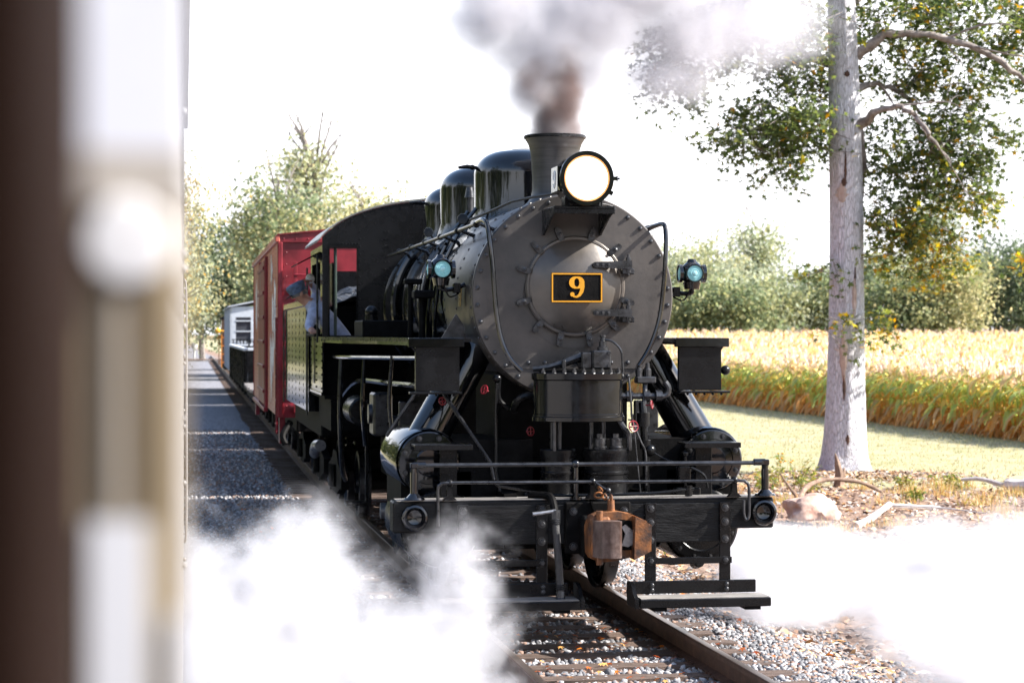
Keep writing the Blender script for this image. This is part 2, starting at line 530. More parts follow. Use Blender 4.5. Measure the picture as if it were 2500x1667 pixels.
# hinges
for hz_ in (2.845, 2.462):
    mb = MB()
    mb.prism([(-.165, -.014), (-.165, .014), (-.15, .022), (.02, .028), (.125, .034), (.150, .034), (.150, -.034), (.125, -.034), (.02, -.028), (-.15, -.022)], (.325, FY - .115, hz_), (1, 0, 0), (0, 0, 1), .022)
    mb.cyl((.452, FY - .09, hz_ - .06), (.452, FY - .09, hz_ + .06), .022, n=12)
    mb.cyl((.452, FY - .09, hz_ - .08), (.452, FY - .09, hz_ + .085), .012, n=8)
    mb.bb(.40, .50, FY - .10, FY - .005, hz_ - .075, hz_ - .03, .006)
    mb.bb(.23, .31, FY - .115, FY - .05, hz_ - .02, hz_ + .02, .004)
    h = part("hinge", mb, 'steel', door)
    bolts(h, [(.185, FY - .126, hz_), (.232, FY - .126, hz_), (.279, FY - .126, hz_)], HEX_S)
# number plate
mb = MB(); mb.bb(-.187, .229, FY - .155, FY - .141, 2.542, 2.780, .004)
plate = part("number_plate", mb, 'matte'); plate["label"] = "black plate with yellow border and yellow figure 9"
mb = MB()
x0, x1, z0, z1 = -.183, .225, 2.546, 2.776
for a in ((x0, x1, z1 - .011, z1), (x0, x1, z0, z0 + .011), (x0, x0 + .011, z0 + .0111, z1 - .0111), (x1 - .011, x1, z0 + .0111, z1 - .0111)):
    mb.bb(a[0], a[1], FY - .160, FY - .1555, a[2], a[3])
part("border", mb, 'yellow', plate)
mb = MB(); nine(mb, (.018, FY - .158, 2.666), (1, 0, 0), (0, 0, 1), .176, .008); part("figure_nine", mb, 'yellow', plate, smooth=False)
mb = MB(); mb.bb(-.10, .14, FY - .142, FY - .10, 2.60, 2.72); part("plate_mount", mb, 'matte', plate)
# headlight bracket
mb = MB()
mb.bb(-.235, .245, .03, FY + .02, 3.262, 3.284, .004)
mb.bb(-.235, .245, .03, .045, 3.225, 3.263, .003)
for sx in (-.225, .232):
    mb.prism([(.05, 3.262), (FY, 3.262), (FY, 3.08), (FY - .05, 3.08), (.20, 3.20), (.05, 3.235)], (sx, 0, 0), (0, 1, 0), (0, 0, 1), .014)
part("headlight_bracket", mb, 'black')
# headlight
HX, HZ = 0.012, 3.495
head = empty("headlight", (0, 0, 0), 0, loco)
mb = MB(); mb.lathe([(.178, -.03), (.205, -.03), (.207, -.02), (.207, .02), (.198, .025), (.198, .34), (.17, .40), (.09, .43), (.0005, .435)], (HX, 0, HZ), (0, 1, 0), 48, False, False)
part("headlight_body", mb, 'gloss', head)
mb = MB(); mb.lathe([(.178, -.03), (.182, .02), (.14, .10), (.06, .15), (.0005, .16)], (HX, 0, HZ), (0, 1, 0), 48, False, False); part("reflector", mb, 'reflector', head)
mb = MB(); mb.lathe([(.164, -.021), (.12, -.030), (.06, -.036), (.0005, -.038)], (HX, 0, HZ), (0, 1, 0), 48, False, False); part("lens", mb, 'headlens', head)
mb = MB(); mb.lathe([(.178, -.017), (.1642, -.0205)], (HX, 0, HZ), (0, 1, 0), 48, False, False); part("lens_rim_glass", mb, 'headrim', head)
mb = MB(); mb.lathe([(.179, -.034), (.209, -.034), (.213, -.028), (.213, -.005), (.209, 0)], (HX, 0, HZ), (0, 1, 0), 48, False, False)
for a in (R(0), R(200), R(330)):
    mb.box((HX + .22 * math.cos(a), -.015, HZ + .22 * math.sin(a)), (.03, .03, .03), Matrix.Rotation(-a, 3, 'Y'))
mb.cyl((HX + .215, -.015, HZ), (HX + .26, -.015, HZ), .009, n=8); mb.cyl((HX + .24, -.015, HZ - .02), (HX + .24, -.015, HZ + .02), .006, n=6)
part("lens_ring", mb, 'gloss', head)
mb = MB()
mb.bb(HX - .12, HX + .12, .05, .30, 3.285, 3.315, .004); mb.bb(HX - .15, HX - .11, .10, .25, 3.284, 3.36, .004); mb.bb(HX + .11, HX + .15, .10, .25, 3.284, 3.36, .004)
mb.cyl((HX + .10, .0, 3.284), (HX + .10, .0, 3.33), .010, n=8)
part("headlight_foot", mb, 'black', head)
mb = MB(); mb.bb(HX - .222, HX - .205, .03, .30, HZ - .10, HZ + .10, .004); mb.bb(HX - .21, HX - .16, .05, .28, HZ - .10, HZ + .10)
nb = part("number_board", mb, 'gloss', head)
mb = MB(); nine(mb, (HX - .224, .165, HZ), (0, -1, 0), (0, 0, 1), .145, .006); part("figure_nine", mb, 'white', nb, smooth=False)
# conduit from headlight along the boiler
mb = MB(); mb.tube([(HX - .17, .30, 3.40), (HX - .3, .6, 3.39), (HX - .42, 1.0, 3.375), (HX - .5, 1.6, 3.33), (-.55, 2.4, 3.30)], .012, 6); part("headlight_conduit", mb, 'rubber')
# --- stack
mb = MB(); mb.lathe([(.30, 3.34), (.235, 3.39), (.205, 3.43), (.188, 3.50), (.190, 3.60), (.197, 3.72), (.207, 3.82), (.224, 3.88), (.246, 3.915), (.252, 3.935), (.246, 3.95), (.225, 3.952), (.205, 3.93), (.19, 3.85), (.18, 3.55)], (BX, 1.39, 0), (0, 0, 1), 48, False, True)
part("smokestack", mb, 'stackm')
mb = MB(); mb.lathe([(.255, 3.925), (.262, 3.93), (.262, 3.948), (.255, 3.953)], (BX, 1.39, 0), (0, 0, 1), 48, False, False); part("stack_rim", mb, 'black')
# --- domes
def dome(name, y, r, top, vents=()):
    h = .20
    pr = [(r * 1.16, 3.20), (r * 1.06, 3.33), (r * 1.0, 3.42), (r, top - h * 1.1)]
    for i in range(1, 11):
        t = i / 10 * PI / 2
        pr.append((max(.001, r * (0.42 + .58 * math.cos(t)) if i < 10 else .001), top - h * 1.1 + h * 1.1 * math.sin(t)))
    mb = MB(); mb.lathe(pr, (BX, y, 0), (0, 0, 1), 48, False, False)
    d = part(name, mb, 'gloss')
    return d
d1 = dome("sand_dome", 2.98, .45, 3.955)
d2 = dome("steam_dome", 5.40, .45, 3.985)
d3 = dome("sand_dome", 6.95, .43, 3.90)
for d, y, z in ((d1, 2.98, 3.80), (d3, 6.95, 3.72)):
    mb = MB(); mb.tube([(BX - .42, y, z), (BX - .52, y - .01, z + .01), (BX - .60, y - .02, z)], [.016, .02, .012], 8); mb.sphere((BX - .47, y, z + .005), .026, 8, 6)
    part("sand_valve", mb, 'black', d)
mb = MB(); mb.cyl((BX, 2.98, 3.953), (BX, 2.98, 3.972), .12, .11, 24); part("filler_lid", mb, 'black', d1)
for yy in (2.72, 3.24):
    mb = MB(); mb.tube([(BX - .47, yy, 3.42), (BX - .62, yy, 3.22), (BX - .80, yy, 2.85), (BX - .84, yy + .05, 2.45), (BX - .84, yy + .1, 2.2)], .018, 8); part("sand_pipe", mb, 'gloss', d1)
# pop valve and small pipe between the domes
mb = MB(); mb.cyl((BX - .30, 4.35, 3.30), (BX - .30, 4.35, 3.62), .035, n=12); mb.cyl((BX - .30, 4.35, 3.62), (BX - .30, 4.35, 3.72), .05, .03, 12); part("safety_valve", mb, 'steel')
# --- boiler handrail, left and right, with the curved front drop
def arc(P, n=5):
    """Catmull-Rom through P"""
    P = [Vector(p) for p in P]; out = []
    for i in range(len(P) - 1):
        p0 = P[max(i - 1, 0)]; p1 = P[i]; p2 = P[i + 1]; p3 = P[min(i + 2, len(P) - 1)]
        for k in range(n):
            t = k / n
            out.append(0.5 * ((2 * p1) + (p2 - p0) * t + (2 * p0 - 5 * p1 + 4 * p2 - p3) * t * t + (3 * p1 - p0 - 3 * p2 + p3) * t ** 3))
    out.append(P[-1]); return out
railL = empty("boiler_handrail", (0, 0, 0), 0, loco)
mb = MB(); mb.tube([(-.72, .72, 3.185), (-.735, 3., 3.17), (-.74, 7.6, 3.165)], .017, 10); part("rail_tube", mb, 'steel', railL)
for yy in (.78, 1.9, 3.05, 4.2, 5.35, 6.5):
    mb = MB(); mb.cyl((-.53, yy, 3.11), (-.70, yy, 3.175), .020, .013, 8); mb.sphere((-.733, yy, 3.175), .030, 10, 6); mb.cyl((-.733, yy - .03, 3.175), (-.733, yy + .03, 3.175), .024, n=10)
    part("rail_bracket", mb, 'black', railL)
for yy in (2.0, 4.4):
    mb = MB(); mb.lathe([(.045, 0), (.048, .008), (.045, .016), (.02, .018)], (-.70, yy - .2, 3.27), (-.3, -1, .2), 14); mb.cyl((-.70, yy - .2, 3.27), (-.62, yy - .05, 3.2), .010, n=6); part("valve_wheel", mb, 'black', railL)
dl = arc([(-.735, .80, 3.185), (-.715, .60, 3.20), (-.690, .50, 3.165), (-.672, .455, 3.02), (-.655, .44, 2.85), (-.640, .44, 2.65), (-.622, .44, 2.45), (-.585, .43, 2.25), (-.52, .40, 2.10), (-.43, .37, 2.00)])
mb = MB(); mb.tube(dl, .020, 10); part("front_handrail", mb, 'gloss', railL)
railR = empty("boiler_handrail", (0, 0, 0), 0, loco)
mb = MB(); mb.tube([(.77, .72, 3.185), (.775, 7.6, 3.165)], .017, 10); part("rail_tube", mb, 'steel', railR)
dr = arc([(.64, .72, 3.13), (.70, .60, 3.165), (.745, .50, 3.17), (.752, .46, 3.08), (.745, .44, 2.92), (.73, .44, 2.70), (.705, .44, 2.48), (.665, .43, 2.32), (.60, .42, 2.17), (.515, .40, 2.04)])
mb = MB(); mb.tube(dr, .019, 10); part("front_handrail", mb, 'gloss', railR)
mb = MB(); mb.tube(arc([(.12, .40, 3.30), (.28, .56, 3.33), (.48, .60, 3.25), (.66, .62, 3.08), (.76, .64, 2.90), (.80, .66, 2.80)]), .007, 6); part("lamp_wire", mb, 'rubber', railR)
# --- marker lamps
def marker(x, y, z, s):
    m = empty("marker_lamp", (0, 0, 0), 0, loco)
    mb = MB(); mb.sphere((x, y, z + .005), .098, 16, 10, (1, .95, 1.0)); mb.cyl((x, y, z - .13), (x, y, z - .07), .06, .075, 14); mb.cyl((x, y, z + .085), (x, y, z + .12), .05, .03, 12)
    for (dx, dy) in ((0, -1), (-1, 0), (1, 0)):
        d = Vector((dx, dy, 0)); c = Vector((x, y, z))
        mb.lathe([(.066, .085), (.074, .085), (.074, .112), (.066, .112)], c, d, 20, False, False)
    part("lamp_body", mb, 'gloss', m)
    for (dx, dy) in ((0, -1), (-1, 0)):
        mb = MB(); d = Vector((dx, dy, 0))
        mb.lathe([(.066, .098), (.055, .103), (.051, .099), (.045, .106), (.040, .101), (.033, .110), (.026, .105), (.018, .114), (.0005, .118)], (x, y, z), d, 24, False, False)
        part("lens", mb, 'lamp_glass', m)
    mb = MB()
    mb.tube(arc([(x, y, z - .12), (x - .0 * s, y, z - .155), (x - s * .05, y, z - .165), (x - s * .13, y + .02, z - .15), (x - s * .20, y + .04, z - .12)]), .018, 8)
    mb.bb(x - s * .16, x - s * .10, y - .02, y + .05, z - .19, z - .11, .005)
    mb.tube(arc([(x - s * .02, y - .03, z - .13), (x - s * .07, y, z - .22), (x - s * .15, y + .03, z - .19)]), .007, 6)
    part("lamp_bracket", mb, 'black', m)
marker(-1.005, .90, 2.815, -1)
marker(1.075, .90, 2.79, 1)
# --- builder tag on the smokebox side, steel flag plate and box beside it
mb = MB(); mb.box((-.832, 1.02, 2.61), (.012, .10, .19), Matrix.Rotation(R(4), 3, 'Y'), .003)
for k in range(5): mb.box((-.842, 1.02, 2.545 + .032 * k), (.006, .07, .012))
part("builder_tag", mb, 'brass')
mb = MB(); mb.prism([(-1.0, 2.26), (-.80, 2.26), (-.815, 2.36), (-.875, 2.455), (-.885, 2.45)], (0, .92, 0), (1, 0, 0), (0, 0, 1), .012); part("gusset_plate", mb, 'steel')
mb = MB(); mb.bb(-1.30, -.84, 4.6, 5.5, 2.265, 2.43, .01); part("tool_box", mb, 'matte')
mb = MB(); mb.bb(-1.10, -.92, 1.95, 2.15, 2.60, 2.67, .01); mb.cyl((-1.02, 2.05, 2.26), (-1.02, 2.05, 2.62), .03, n=12); part("lubricator", mb, 'matte')
mb = MB(); mb.cyl((-1.0, 3.1, 2.26), (-1.0, 3.1, 2.75), .025, n=10); mb.box((-.98, 3.1, 2.77), (.16, .14, .05), None, .01); part("oil_stand", mb, 'matte')
mb = MB(); mb.cyl((-1.02, 6.6, 2.26), (-1.02, 6.6, 2.5), .07, n=14); mb.sphere((-1.02, 6.6, 2.53), .07, 12, 8); part("oil_pot", mb, 'black')
for (yy, r_) in ((6.1, .045), (4.0, .030), (3.75, .030)):
    mb = MB(); pts = [(BX + (.80 + r_) * math.cos(R(a)), yy, BZ + (.80 + r_) * math.sin(R(a))) for a in range(140, 206, 6)]
    pts.append((pts[-1][0], yy, 2.25)); mb.tube(pts, r_, 10); part("delivery_pipe", mb, 'gloss')
# --- running boards with drop plates in front
for s in (-1, 1):
    rb = empty("running_board", (0, 0, 0), 0, loco)
    o1, o2 = (1.245, 1.455)
    poly = [(.80, .60), (o1, .60), (o1 + .02, 3.5), (o2, 5.2), (o2, 7.9), (.80, 7.9)]
    mb = MB(); mb.prism([(s * p[0], p[1]) for p in poly], (0, 0, 2.245), (1, 0, 0), (0, 1, 0), .03); part("deck", mb, 'black', rb)
    mb = MB(); e = [(s * (o1 - .01), .60), (s * (o1 + .01), 3.5), (s * (o2 - .01), 5.2), (s * (o2 - .01), 7.9)]
    for a, b in zip(e[:-1], e[1:]):
        d = Vector((b[0] - a[0], b[1] - a[1], 0)); c = (Vector((a[0], a[1], 2.232)) + Vector((b[0], b[1], 2.232))) / 2
        mb.box(c, (.018, d.length, .062), Matrix.Rotation(-math.atan2(d.x, d.y), 3, 'Z'))
    part("edge_angle", mb, 'gloss', rb)
    mb = MB(); mb.bb(s * .86, s * (o1 + .06), .572, .625, 2.19, 2.262, .004); part("front_lip", mb, 'gloss', rb)
    mb = MB(); mb.bb(s * .895, s * 1.245, .60, .615, 1.84, 2.19); part("drop_plate", mb, 'black', rb)
    mb = MB(); mb.bb(s * .885, s * 1.30, .52, .63, 1.818, 1.836, .003)
    for k in range(5): mb.sphere((s * (.95 + .07 * k), .54, 1.812), .012, 6, 4)
    part("drop_plate_flange", mb, 'black', rb)
    mb = MB(); mb.cyl((s * 1.02, .64, 1.83), (s * 1.27, .64, 2.2), .010, n=6); mb.bb(s * 1.2, s * 1.23, .63, .80, 1.85, 2.2); mb.bb(s * .93, s * .96, .63, .8, 1.85, 2.2)
    if s > 0: mb.sphere((1.30, .68, 2.0), .04, 10, 8)
    part("brace", mb, 'black', rb)
# --- steam pipes, valve chests, cylinders
for s in (-1, 1):
    mb = MB(); mb.cyl((s * .70, 1.05, 2.18), (s * 1.13, .95, 1.42), .155, .165, 28); part("steam_pipe", mb, 'gloss')
    mb = MB(); mb.lathe([(.0005, .50), (.10, .50), (.11, .51), (.165, .515), (.17, .505), (.235, .51), (.245, .52), (.245, .56)], (s * 1.15, 0, 1.28), (0, 1, 0), 40, False, False)
    mb.lathe([(.255, .56), (.262, .575), (.262, 1.75)], (s * 1.15, 0, 1.28), (0, 1, 0), 40, False, True)
    vc = part("valve_chest", mb, 'gloss')
    bolts(vc, [(s * 1.15 + .205 * math.cos(R(22 + 45 * k)), .508, 1.28 + .205 * math.sin(R(22 + 45 * k))) for k in range(8)], HEX_S)
    mb = MB(); mb.lathe([(.20, .50), (.21, .49), (.285, .50), (.30, .515), (.30, .55)], (s * 1.06, 0, .76), (0, 1, 0), 48, True, False)
    mb.lathe([(.312, .55), (.318, .57), (.318, 1.72)], (s * 1.06, 0, .76), (0, 1, 0), 48, False, True)
    cy_ = part("cylinder", mb, 'black')
    bolts(cy_, [(s * 1.06 + .255 * math.cos(R(15 + 30 * k)), .502, .76 + .255 * math.sin(R(15 + 30 * k))) for k in range(12)], HEX_S)
    mb = MB(); mb.bb(s * .80, s * 1.36, .62, 1.7, .9, 1.2); mb.bb(s * .30, s * .95, .62, 1.7, .85, 1.45); part("cylinder_saddle", mb, 'matte')
    mb = MB(); mb.cyl((s * 1.02, .44, .47), (s * 1.02, .56, .45), .045, .05, 12); mb.cyl((s * 1.02, .40, .47), (s * 1.02, .44, .47), .038, n=6); mb.tube([(s * .60, .5, .52), (s * .8, .5, .45), (s * 1.0, .5, .46)], .010, 6); part("drain_cock", mb, 'steel')
    mb = MB(); x0, x1 = sorted((s * .845, s * 1.30)); mb.bb(x0, x1, .20, .45, 1.418, 1.436, .003); mb.bb(x0, x1, .192, .206, 1.395, 1.436, .003); part("step_tread", mb, 'black')
    mb = MB(); x0, x1 = sorted((s * .955, s * 1.09)); mb.bb(x0, x1, .30, .325, 1.02, 1.415, .004)
    part("tread_post", mb, 'black')
# --- smokebox saddle and frame
mb = MB(); mb.bb(-.55, .55, .95, 2.1, 1.2, 2.0, .04); mb.bb(-.62, .62, .9, 2.2, 1.05, 1.3, .03); part("smokebox_saddle", mb, 'matte')
for s in (-1, 1):
    mb = MB(); mb.bb(s * .50, s * .60, .20, 9.8, .62, 1.05); mb.bb(s * .50, s * .60, 2.3, 7.2, .45, .62); part("frame_rail", mb, 'matte')
mb = MB(); mb.bb(-.5, .5, 5.5, 7.9, 1.0, 1.95, .03); part("firebox", mb, 'matte')
mb = MB(); mb.bb(-.42, .42, 5.6, 7.8, .35, .95, .08); part("ash_pan", mb, 'matte')
# --- drivers and rods
def wheel_mesh(r, w=.14):
    mb = MB()
    mb.lathe([(r + .03, -.07), (r + .03, -.04), (r, -.035), (r - .006, .07), (r - .06, .075), (r - .065, .05), (r - .07, -.07)], (0, 0, 0), (1, 0, 0), 48, False, False)
    return mb
for yy in (3.05, 4.55, 6.05):
    for s in (-1, 1):
        w = empty("driving_wheel", (s * .755, yy, .60), 0 if s > 0 else PI, loco)
        part("tyre", wheel_mesh(.60), 'steel', w)
        mb = MB(); mb.lathe([(.10, -.08), (.10, .09), (.05, .1)], (0, 0, 0), (1, 0, 0), 20)
        for k in range(14):
            a = 2 * PI * k / 14
            mb.tube([(0.01, .08 * math.cos(a), .08 * math.sin(a)), (0.0, .54 * math.cos(a), .54 * math.sin(a))], [.034, .026], 6)
        mb.prism([(.53 * math.cos(R(a)), .53 * math.sin(R(a))) for a in range(200, 341, 10)], (.03, 0, 0), (0, 1, 0), (0, 0, 1), .08)
        part("wheel_centre", mb, 'black', w)
    mb = MB(); mb.cyl((-.75, yy, .60), (.75, yy, .60), .09, n=16); part("axle", mb, 'matte')
for s in (-1, 1):
    mb = MB(); mb.bb(s * .90, s * .94, 2.95, 6.15, .40, .50, .01)
    for yy in (3.05, 4.55, 6.05): mb.cyl((s * .86, yy, .45), (s * .98, yy, .45), .085, n=16)
    part("side_rod", mb, 'steel_light')
    mb = MB(); d = Vector((0, 2.9, -.28)); mb.box((s * 1.02, 3.1, .60), (.045, 3.0, .10), Matrix.Rotation(-.10, 3, 'X'), .01); part("main_rod", mb, 'steel_light')
    mb = MB(); mb.bb(s * 1.0, s * 1.12, 1.72, 2.5, .86, .91, .005); mb.bb(s * 1.0, s * 1.12, 1.72, 2.5, .60, .65, .005); mb.bb(s * .98, s * 1.14, 1.95, 2.2, .64, .87, .01); mb.bb(s * .95, s * 1.17, 2.5, 2.56, .5, 1.7, .01); part("crosshead_guide", mb, 'steel')
    mb = MB(); mb.box((s * 1.10, 3.0, 1.30), (.05, .10, .55), None, .01); mb.box((s * 1.10, 2.6, 1.28), (.04, .9, .05), None, .01); mb.cyl((s * 1.04, 3.0, 1.5), (s * 1.18, 3.0, 1.5), .06, n=12); mb.box((s * 1.16, 3.3, .85), (.04, .08, .7), Matrix.Rotation(.3, 3, 'X'), .01); part("valve_gear", mb, 'steel')
    mb = MB(); mb.bb(s * .98, s * 1.25, 7.1, 7.35, .42, .46); mb.bb(s * 1.0, s * 1.03, 7.2, 7.24, .46, 1.3); part("cab_step", mb, 'black')
# plumbing slung under the left running board
for (pts, r_, m_) in (([(-1.18, .9, 2.10), (-1.22, 3.0, 2.08), (-1.34, 5.4, 2.06), (-1.36, 7.8, 2.04)], .022, 'gloss'), ([(-1.10, 1.6, 1.86), (-1.14, 3.4, 1.84), (-1.22, 6.0, 1.80), (-1.25, 7.8, 1.55)], .030, 'gloss'),
                      ([(-1.22, 2.6, 2.1), (-1.24, 2.65, 1.7), (-1.20, 2.7, 1.35), (-1.12, 2.7, 1.0)], .018, 'steel'), ([(-1.28, 4.6, 2.05), (-1.30, 4.6, 1.6), (-1.26, 4.7, 1.2)], .024, 'gloss'), ([(-1.34, 6.6, 2.05), (-1.36, 6.6, 1.5), (-1.32, 6.8, .9), (-1.25, 7.2, .7)], .028, 'steel')):
    mb = MB(); mb.tube(arc(pts), r_, 8); part("underboard_pipe", mb, m_)
mb = MB(); mb.cyl((-1.20, 5.6, 1.50), (-1.20, 6.4, 1.50), .15, n=20, bev=.02); part("brake_cylinder", mb, 'black')
mb = MB(); mb.bb(-1.30, -1.12, 3.5, 3.9, 1.35, 1.75, .02); mb.cyl((-1.33, 3.7, 1.55), (-1.30, 3.7, 1.55), .09, n=16); part("feed_pump", mb, 'steel')
# pipe elbow by the firebox corner
mb = MB(); mb.tube(arc([(-1.35, 9.6, .95), (-1.38, 9.9, .93), (-1.36, 10.4, .82)]), .07, 12); part("injector_pipe", mb, 'steel_light')

# --- pilot beam
beam = empty("pilot_beam", (0, 0, 0), 0, loco)
mb = MB(); mb.bb(-1.49, 1.51, 0.0, .24, .775, 1.015, .012); part("beam_timber", mb, 'beamwood', beam)
mb = MB(); mb.bb(-.99, 1.155, -.012, .20, .675, .980, .008); part("face_plate", mb, 'beamwood', beam)
mb = MB(); mb.bb(-1.46, 1.48, .005, .235, 1.0162, 1.024); part("worn_top", mb, 'wornboard', beam)
for (x, z) in ((-1.325, .895), (1.425, .90)):
    mb = MB(); mb.lathe([(.105, 0), (.105, .03), (.095, .045), (.080, .05), (.068, .035), (.055, .012), (.03, .004), (.0005, .002)], (x, -.001, z), (0, -1, 0), 28, False, False); part("poling_pocket", mb, 'gloss', beam)
for (x0, x1) in ((-.995, -.908), (-.385, -.300), (.470, .557), (1.065, 1.152)):
    mb = MB(); mb.bb(x0, x1, -.036, -.012, .30, .985, .004)
    st = part("hanger_strap", mb, 'black', beam)
    xm = (x0 + x1) / 2
    bolts(st, [(xm, -.037, .945), (xm, -.037, .835), (xm, -.037, .70), (xm, -.037, .535)], HEX)
mb = MB(); mb.bb(.50, 1.16, -.05, -.037, .510, .560, .003); part("cross_strap", mb, 'black', beam)
mb = MB(); mb.bb(-1.0, -.30, -.05, -.037, .510, .560, .003); part("cross_strap", mb, 'black', beam)
# coupler pocket casting
mb = MB(); mb.bb(-.165, .352, -.055, -.012, .60, 1.0, .012)
mb.box((.055, -.075, .95), (.014, .05, .12), Matrix.Rotation(R(-20), 3, 'Y')); mb.bb(-.06, .30, -.20, -.05, .58, .90, .02); mb.bb(-.02, .28, -.28, -.2, .62, .88, .02)
cp = part("coupler_pocket", mb, 'matte', beam)
bolts(cp, [(-.10, -.056, .93), (.30, -.056, .93), (-.10, -.056, .66), (.31, -.056, .66)], HEX)
# coupler
coup = empty("coupler", (0, 0, 0), 0, loco)
mb = MB()
# C-shaped head, front view polygon swept in depth, with guard arm on the right
mb.prism([(-.055, .64), (-.030, .60), (.05, .575), (.17, .585), (.33, .625), (.395, .665), (.400, .86), (.385, .885), (.27, .935), (.17, .955), (.02, .945), (-.03, .92), (-.06, .84)], (0, -.36, 0), (1, 0, 0), (0, 0, 1), .16)
mb.prism([(.27, .60), (.40, .665), (.405, .86), (.28, .925)], (0, -.47, 0), (1, 0, 0), (0, 0, 1), .16)
mb.bb(-.05, .12, -.46, -.30, .60, .93, .03); mb.bb(.02, .13, -.30, .0, .66, .86, .01)
part("coupler_head", mb, 'rust', coup)
mb = MB(); kp = [(-.035, -.40), (-.02, -.52), (.02, -.585), (.09, -.61), (.15, -.60), (.172, -.565), (.165, -.50), (.12, -.47), (.10, -.40)]
mb.prism([(p[0], p[1]) for p in kp], (0, 0, .757), (1, 0, 0), (0, 1, 0), .275); part("knuckle", mb, 'knuckle', coup)
mb = MB(); mb.cyl((.02, -.47, .56), (.02, -.47, .965), .026, n=12); part("knuckle_pin", mb, 'rust', coup)
mb = MB(); mb.prism([(.165, .665), (.275, .665), (.275, .885), (.165, .90)], (0, -.443, 0), (1, 0, 0), (0, 0, 1), .006); part("throat_shade", mb, 'matte', coup)  # dark plate painted in as the shade inside the coupler opening
mb = MB(); mb.prism([(.19, .70), (.24, .69), (.30, .72), (.285, .745), (.31, .80), (.27, .82), (.22, .86), (.19, .84), (.22, .79)], (0, -.452, 0), (1, 0, 0), (0, 0, 1), .03); part("lock_lug", mb, 'steel_light', coup)
mb = MB(); mb.cyl((.14, -.32, .95), (.14, -.32, 1.035), .030, .026, 12); mb.lathe([(.018, -.012), (.034, 0), (.018, .012)], (.14, -.32, 1.05), (1, 0, 0), 12, False, False); part("lift_pin", mb, 'rust', coup)
for i, (c, ax) in enumerate((((.105, -.24, 1.055), (1, .3, .2)), ((.075, -.17, 1.06), (.2, 1, .3)), ((.10, -.10, 1.10), (1, .2, .6)))):
    mb = MB(); a, b, d = basis(ax); pts = [Vector(c) + a * .032 * math.cos(2 * PI * k / 14) + b * .022 * math.sin(2 * PI * k / 14) for k in range(15)]; mb.tube(pts, .008, 6, False); part("chain_link", mb, 'rust', coup)
# coupler lift bar and beam rails
hr = empty("beam_handrail", (0, 0, 0), 0, loco)
mb = MB(); mb.tube([(-1.30, .02, 1.29), (1.44, .02, 1.285)], .017, 10); part("upper_rail", mb, 'steel', hr)
for (x, full) in ((-1.325, 1), (1.445, 1), (-.068, 0)):
    mb = MB()
    if full:
        sg = 1 if x < 0 else -1
        mb.cyl((x, .02, 1.03), (x, .02, 1.045), .085, .075, 20); mb.cyl((x, .02, 1.045), (x, .02, 1.075), .06, .032, 16); mb.cyl((x, .02, 1.07), (x, .02, 1.235), .030, n=12); mb.cyl((x, .02, 1.225), (x, .02, 1.31), .026, n=10); mb.bb(x - .03, x + .03, -.01, .05, 1.265, 1.312, .008); mb.cyl((x, .02, 1.29), (x + sg * .09, .02, 1.29), .027, n=12)
    else:
        mb.cyl((x, .02, 1.02), (x, .02, 1.285), .021, n=12); mb.sphere((x, .02, 1.288), .034, 12, 8); mb.cyl((x, .02, 1.016), (x, .02, 1.03), .05, n=12)
    part("rail_post", mb, 'gloss', hr)
lb = empty("lift_bar", (0, 0, 0), 0, loco)
mb = MB(); mb.tube(arc([(-1.150, -.05, .83), (-1.150, -.05, .98), (-1.150, -.05, 1.11), (-1.13, -.05, 1.145), (-1.05, -.05, 1.16), (-.5, -.05, 1.157), (.05, -.05, 1.155), (.6, -.05, 1.152), (1.19, -.05, 1.152), (1.27, -.05, 1.140), (1.295, -.05, 1.10), (1.298, -.05, .98), (1.295, -.05, .87), (1.27, -.05, .85), (1.255, -.05, .90), (1.255, -.05, 1.0)], 4), .0125, 8); part("bar", mb, 'steel', lb)
for x in (-1.058, .054, 1.184):
    mb = MB(); mb.prism([(-.055, 1.025), (.055, 1.025), (.022, 1.06), (.018, 1.13), (-.018, 1.13), (-.022, 1.06)], (x, -.02, 0), (1, 0, 0), (0, 0, 1), .05); mb.sphere((x, -.035, 1.155), .030, 12, 8); part("bar_bracket", mb, 'black', lb)
mb = MB(); mb.tube([(.075, -.06, 1.15), (.13, -.08, 1.11), (.17, -.10, 1.085)], .009, 6); mb.sphere((.165, -.10, 1.09), .022, 8, 6); part("lift_arm", mb, 'steel', lb)
# air hose
ah = empty("air_hose", (0, 0, 0), 0, loco)
mb = MB(); mb.tube(arc([(-.42, .10, 1.045), (-.32, .02, 1.05), (-.275, -.06, 1.035), (-.262, -.12, .96), (-.262, -.15, .90)]), .030, 10); part("pipe_elbow", mb, 'matte', ah)
mb = MB(); mb.tube(arc([(-.262, -.15, .90), (-.259, -.17, .82), (-.245, -.19, .60), (-.232, -.20, .38), (-.228, -.20, .34)]), .030, 12); part("hose", mb, 'rubber', ah)
mb = MB()
for z in (.845, .86, .875, .350, .365, .38): mb.lathe([(.033, -.005), (.038, 0), (.033, .005)], (-.26 + (0 if z > .6 else .03), -.168 - (0 if z > .6 else .03), z), (0, .1, 1), 14, False, False)
tag(part("clamp_rings", mb, 'steel', ah), kind="stuff"); mb = MB()
mb.tube([(-.228, -.20, .33), (-.232, -.215, .27), (-.225, -.23, .22)], [.036, .034, .02], 10); mb.bb(-.27, -.20, -.25, -.20, .245, .29, .008)
part("gladhand", mb, 'steel', ah)
mb = MB(); mb.cyl((-.262, -.15, .88), (-.262, -.15, .95), .042, n=8)
part("hose_nipple", mb, 'steel', ah)
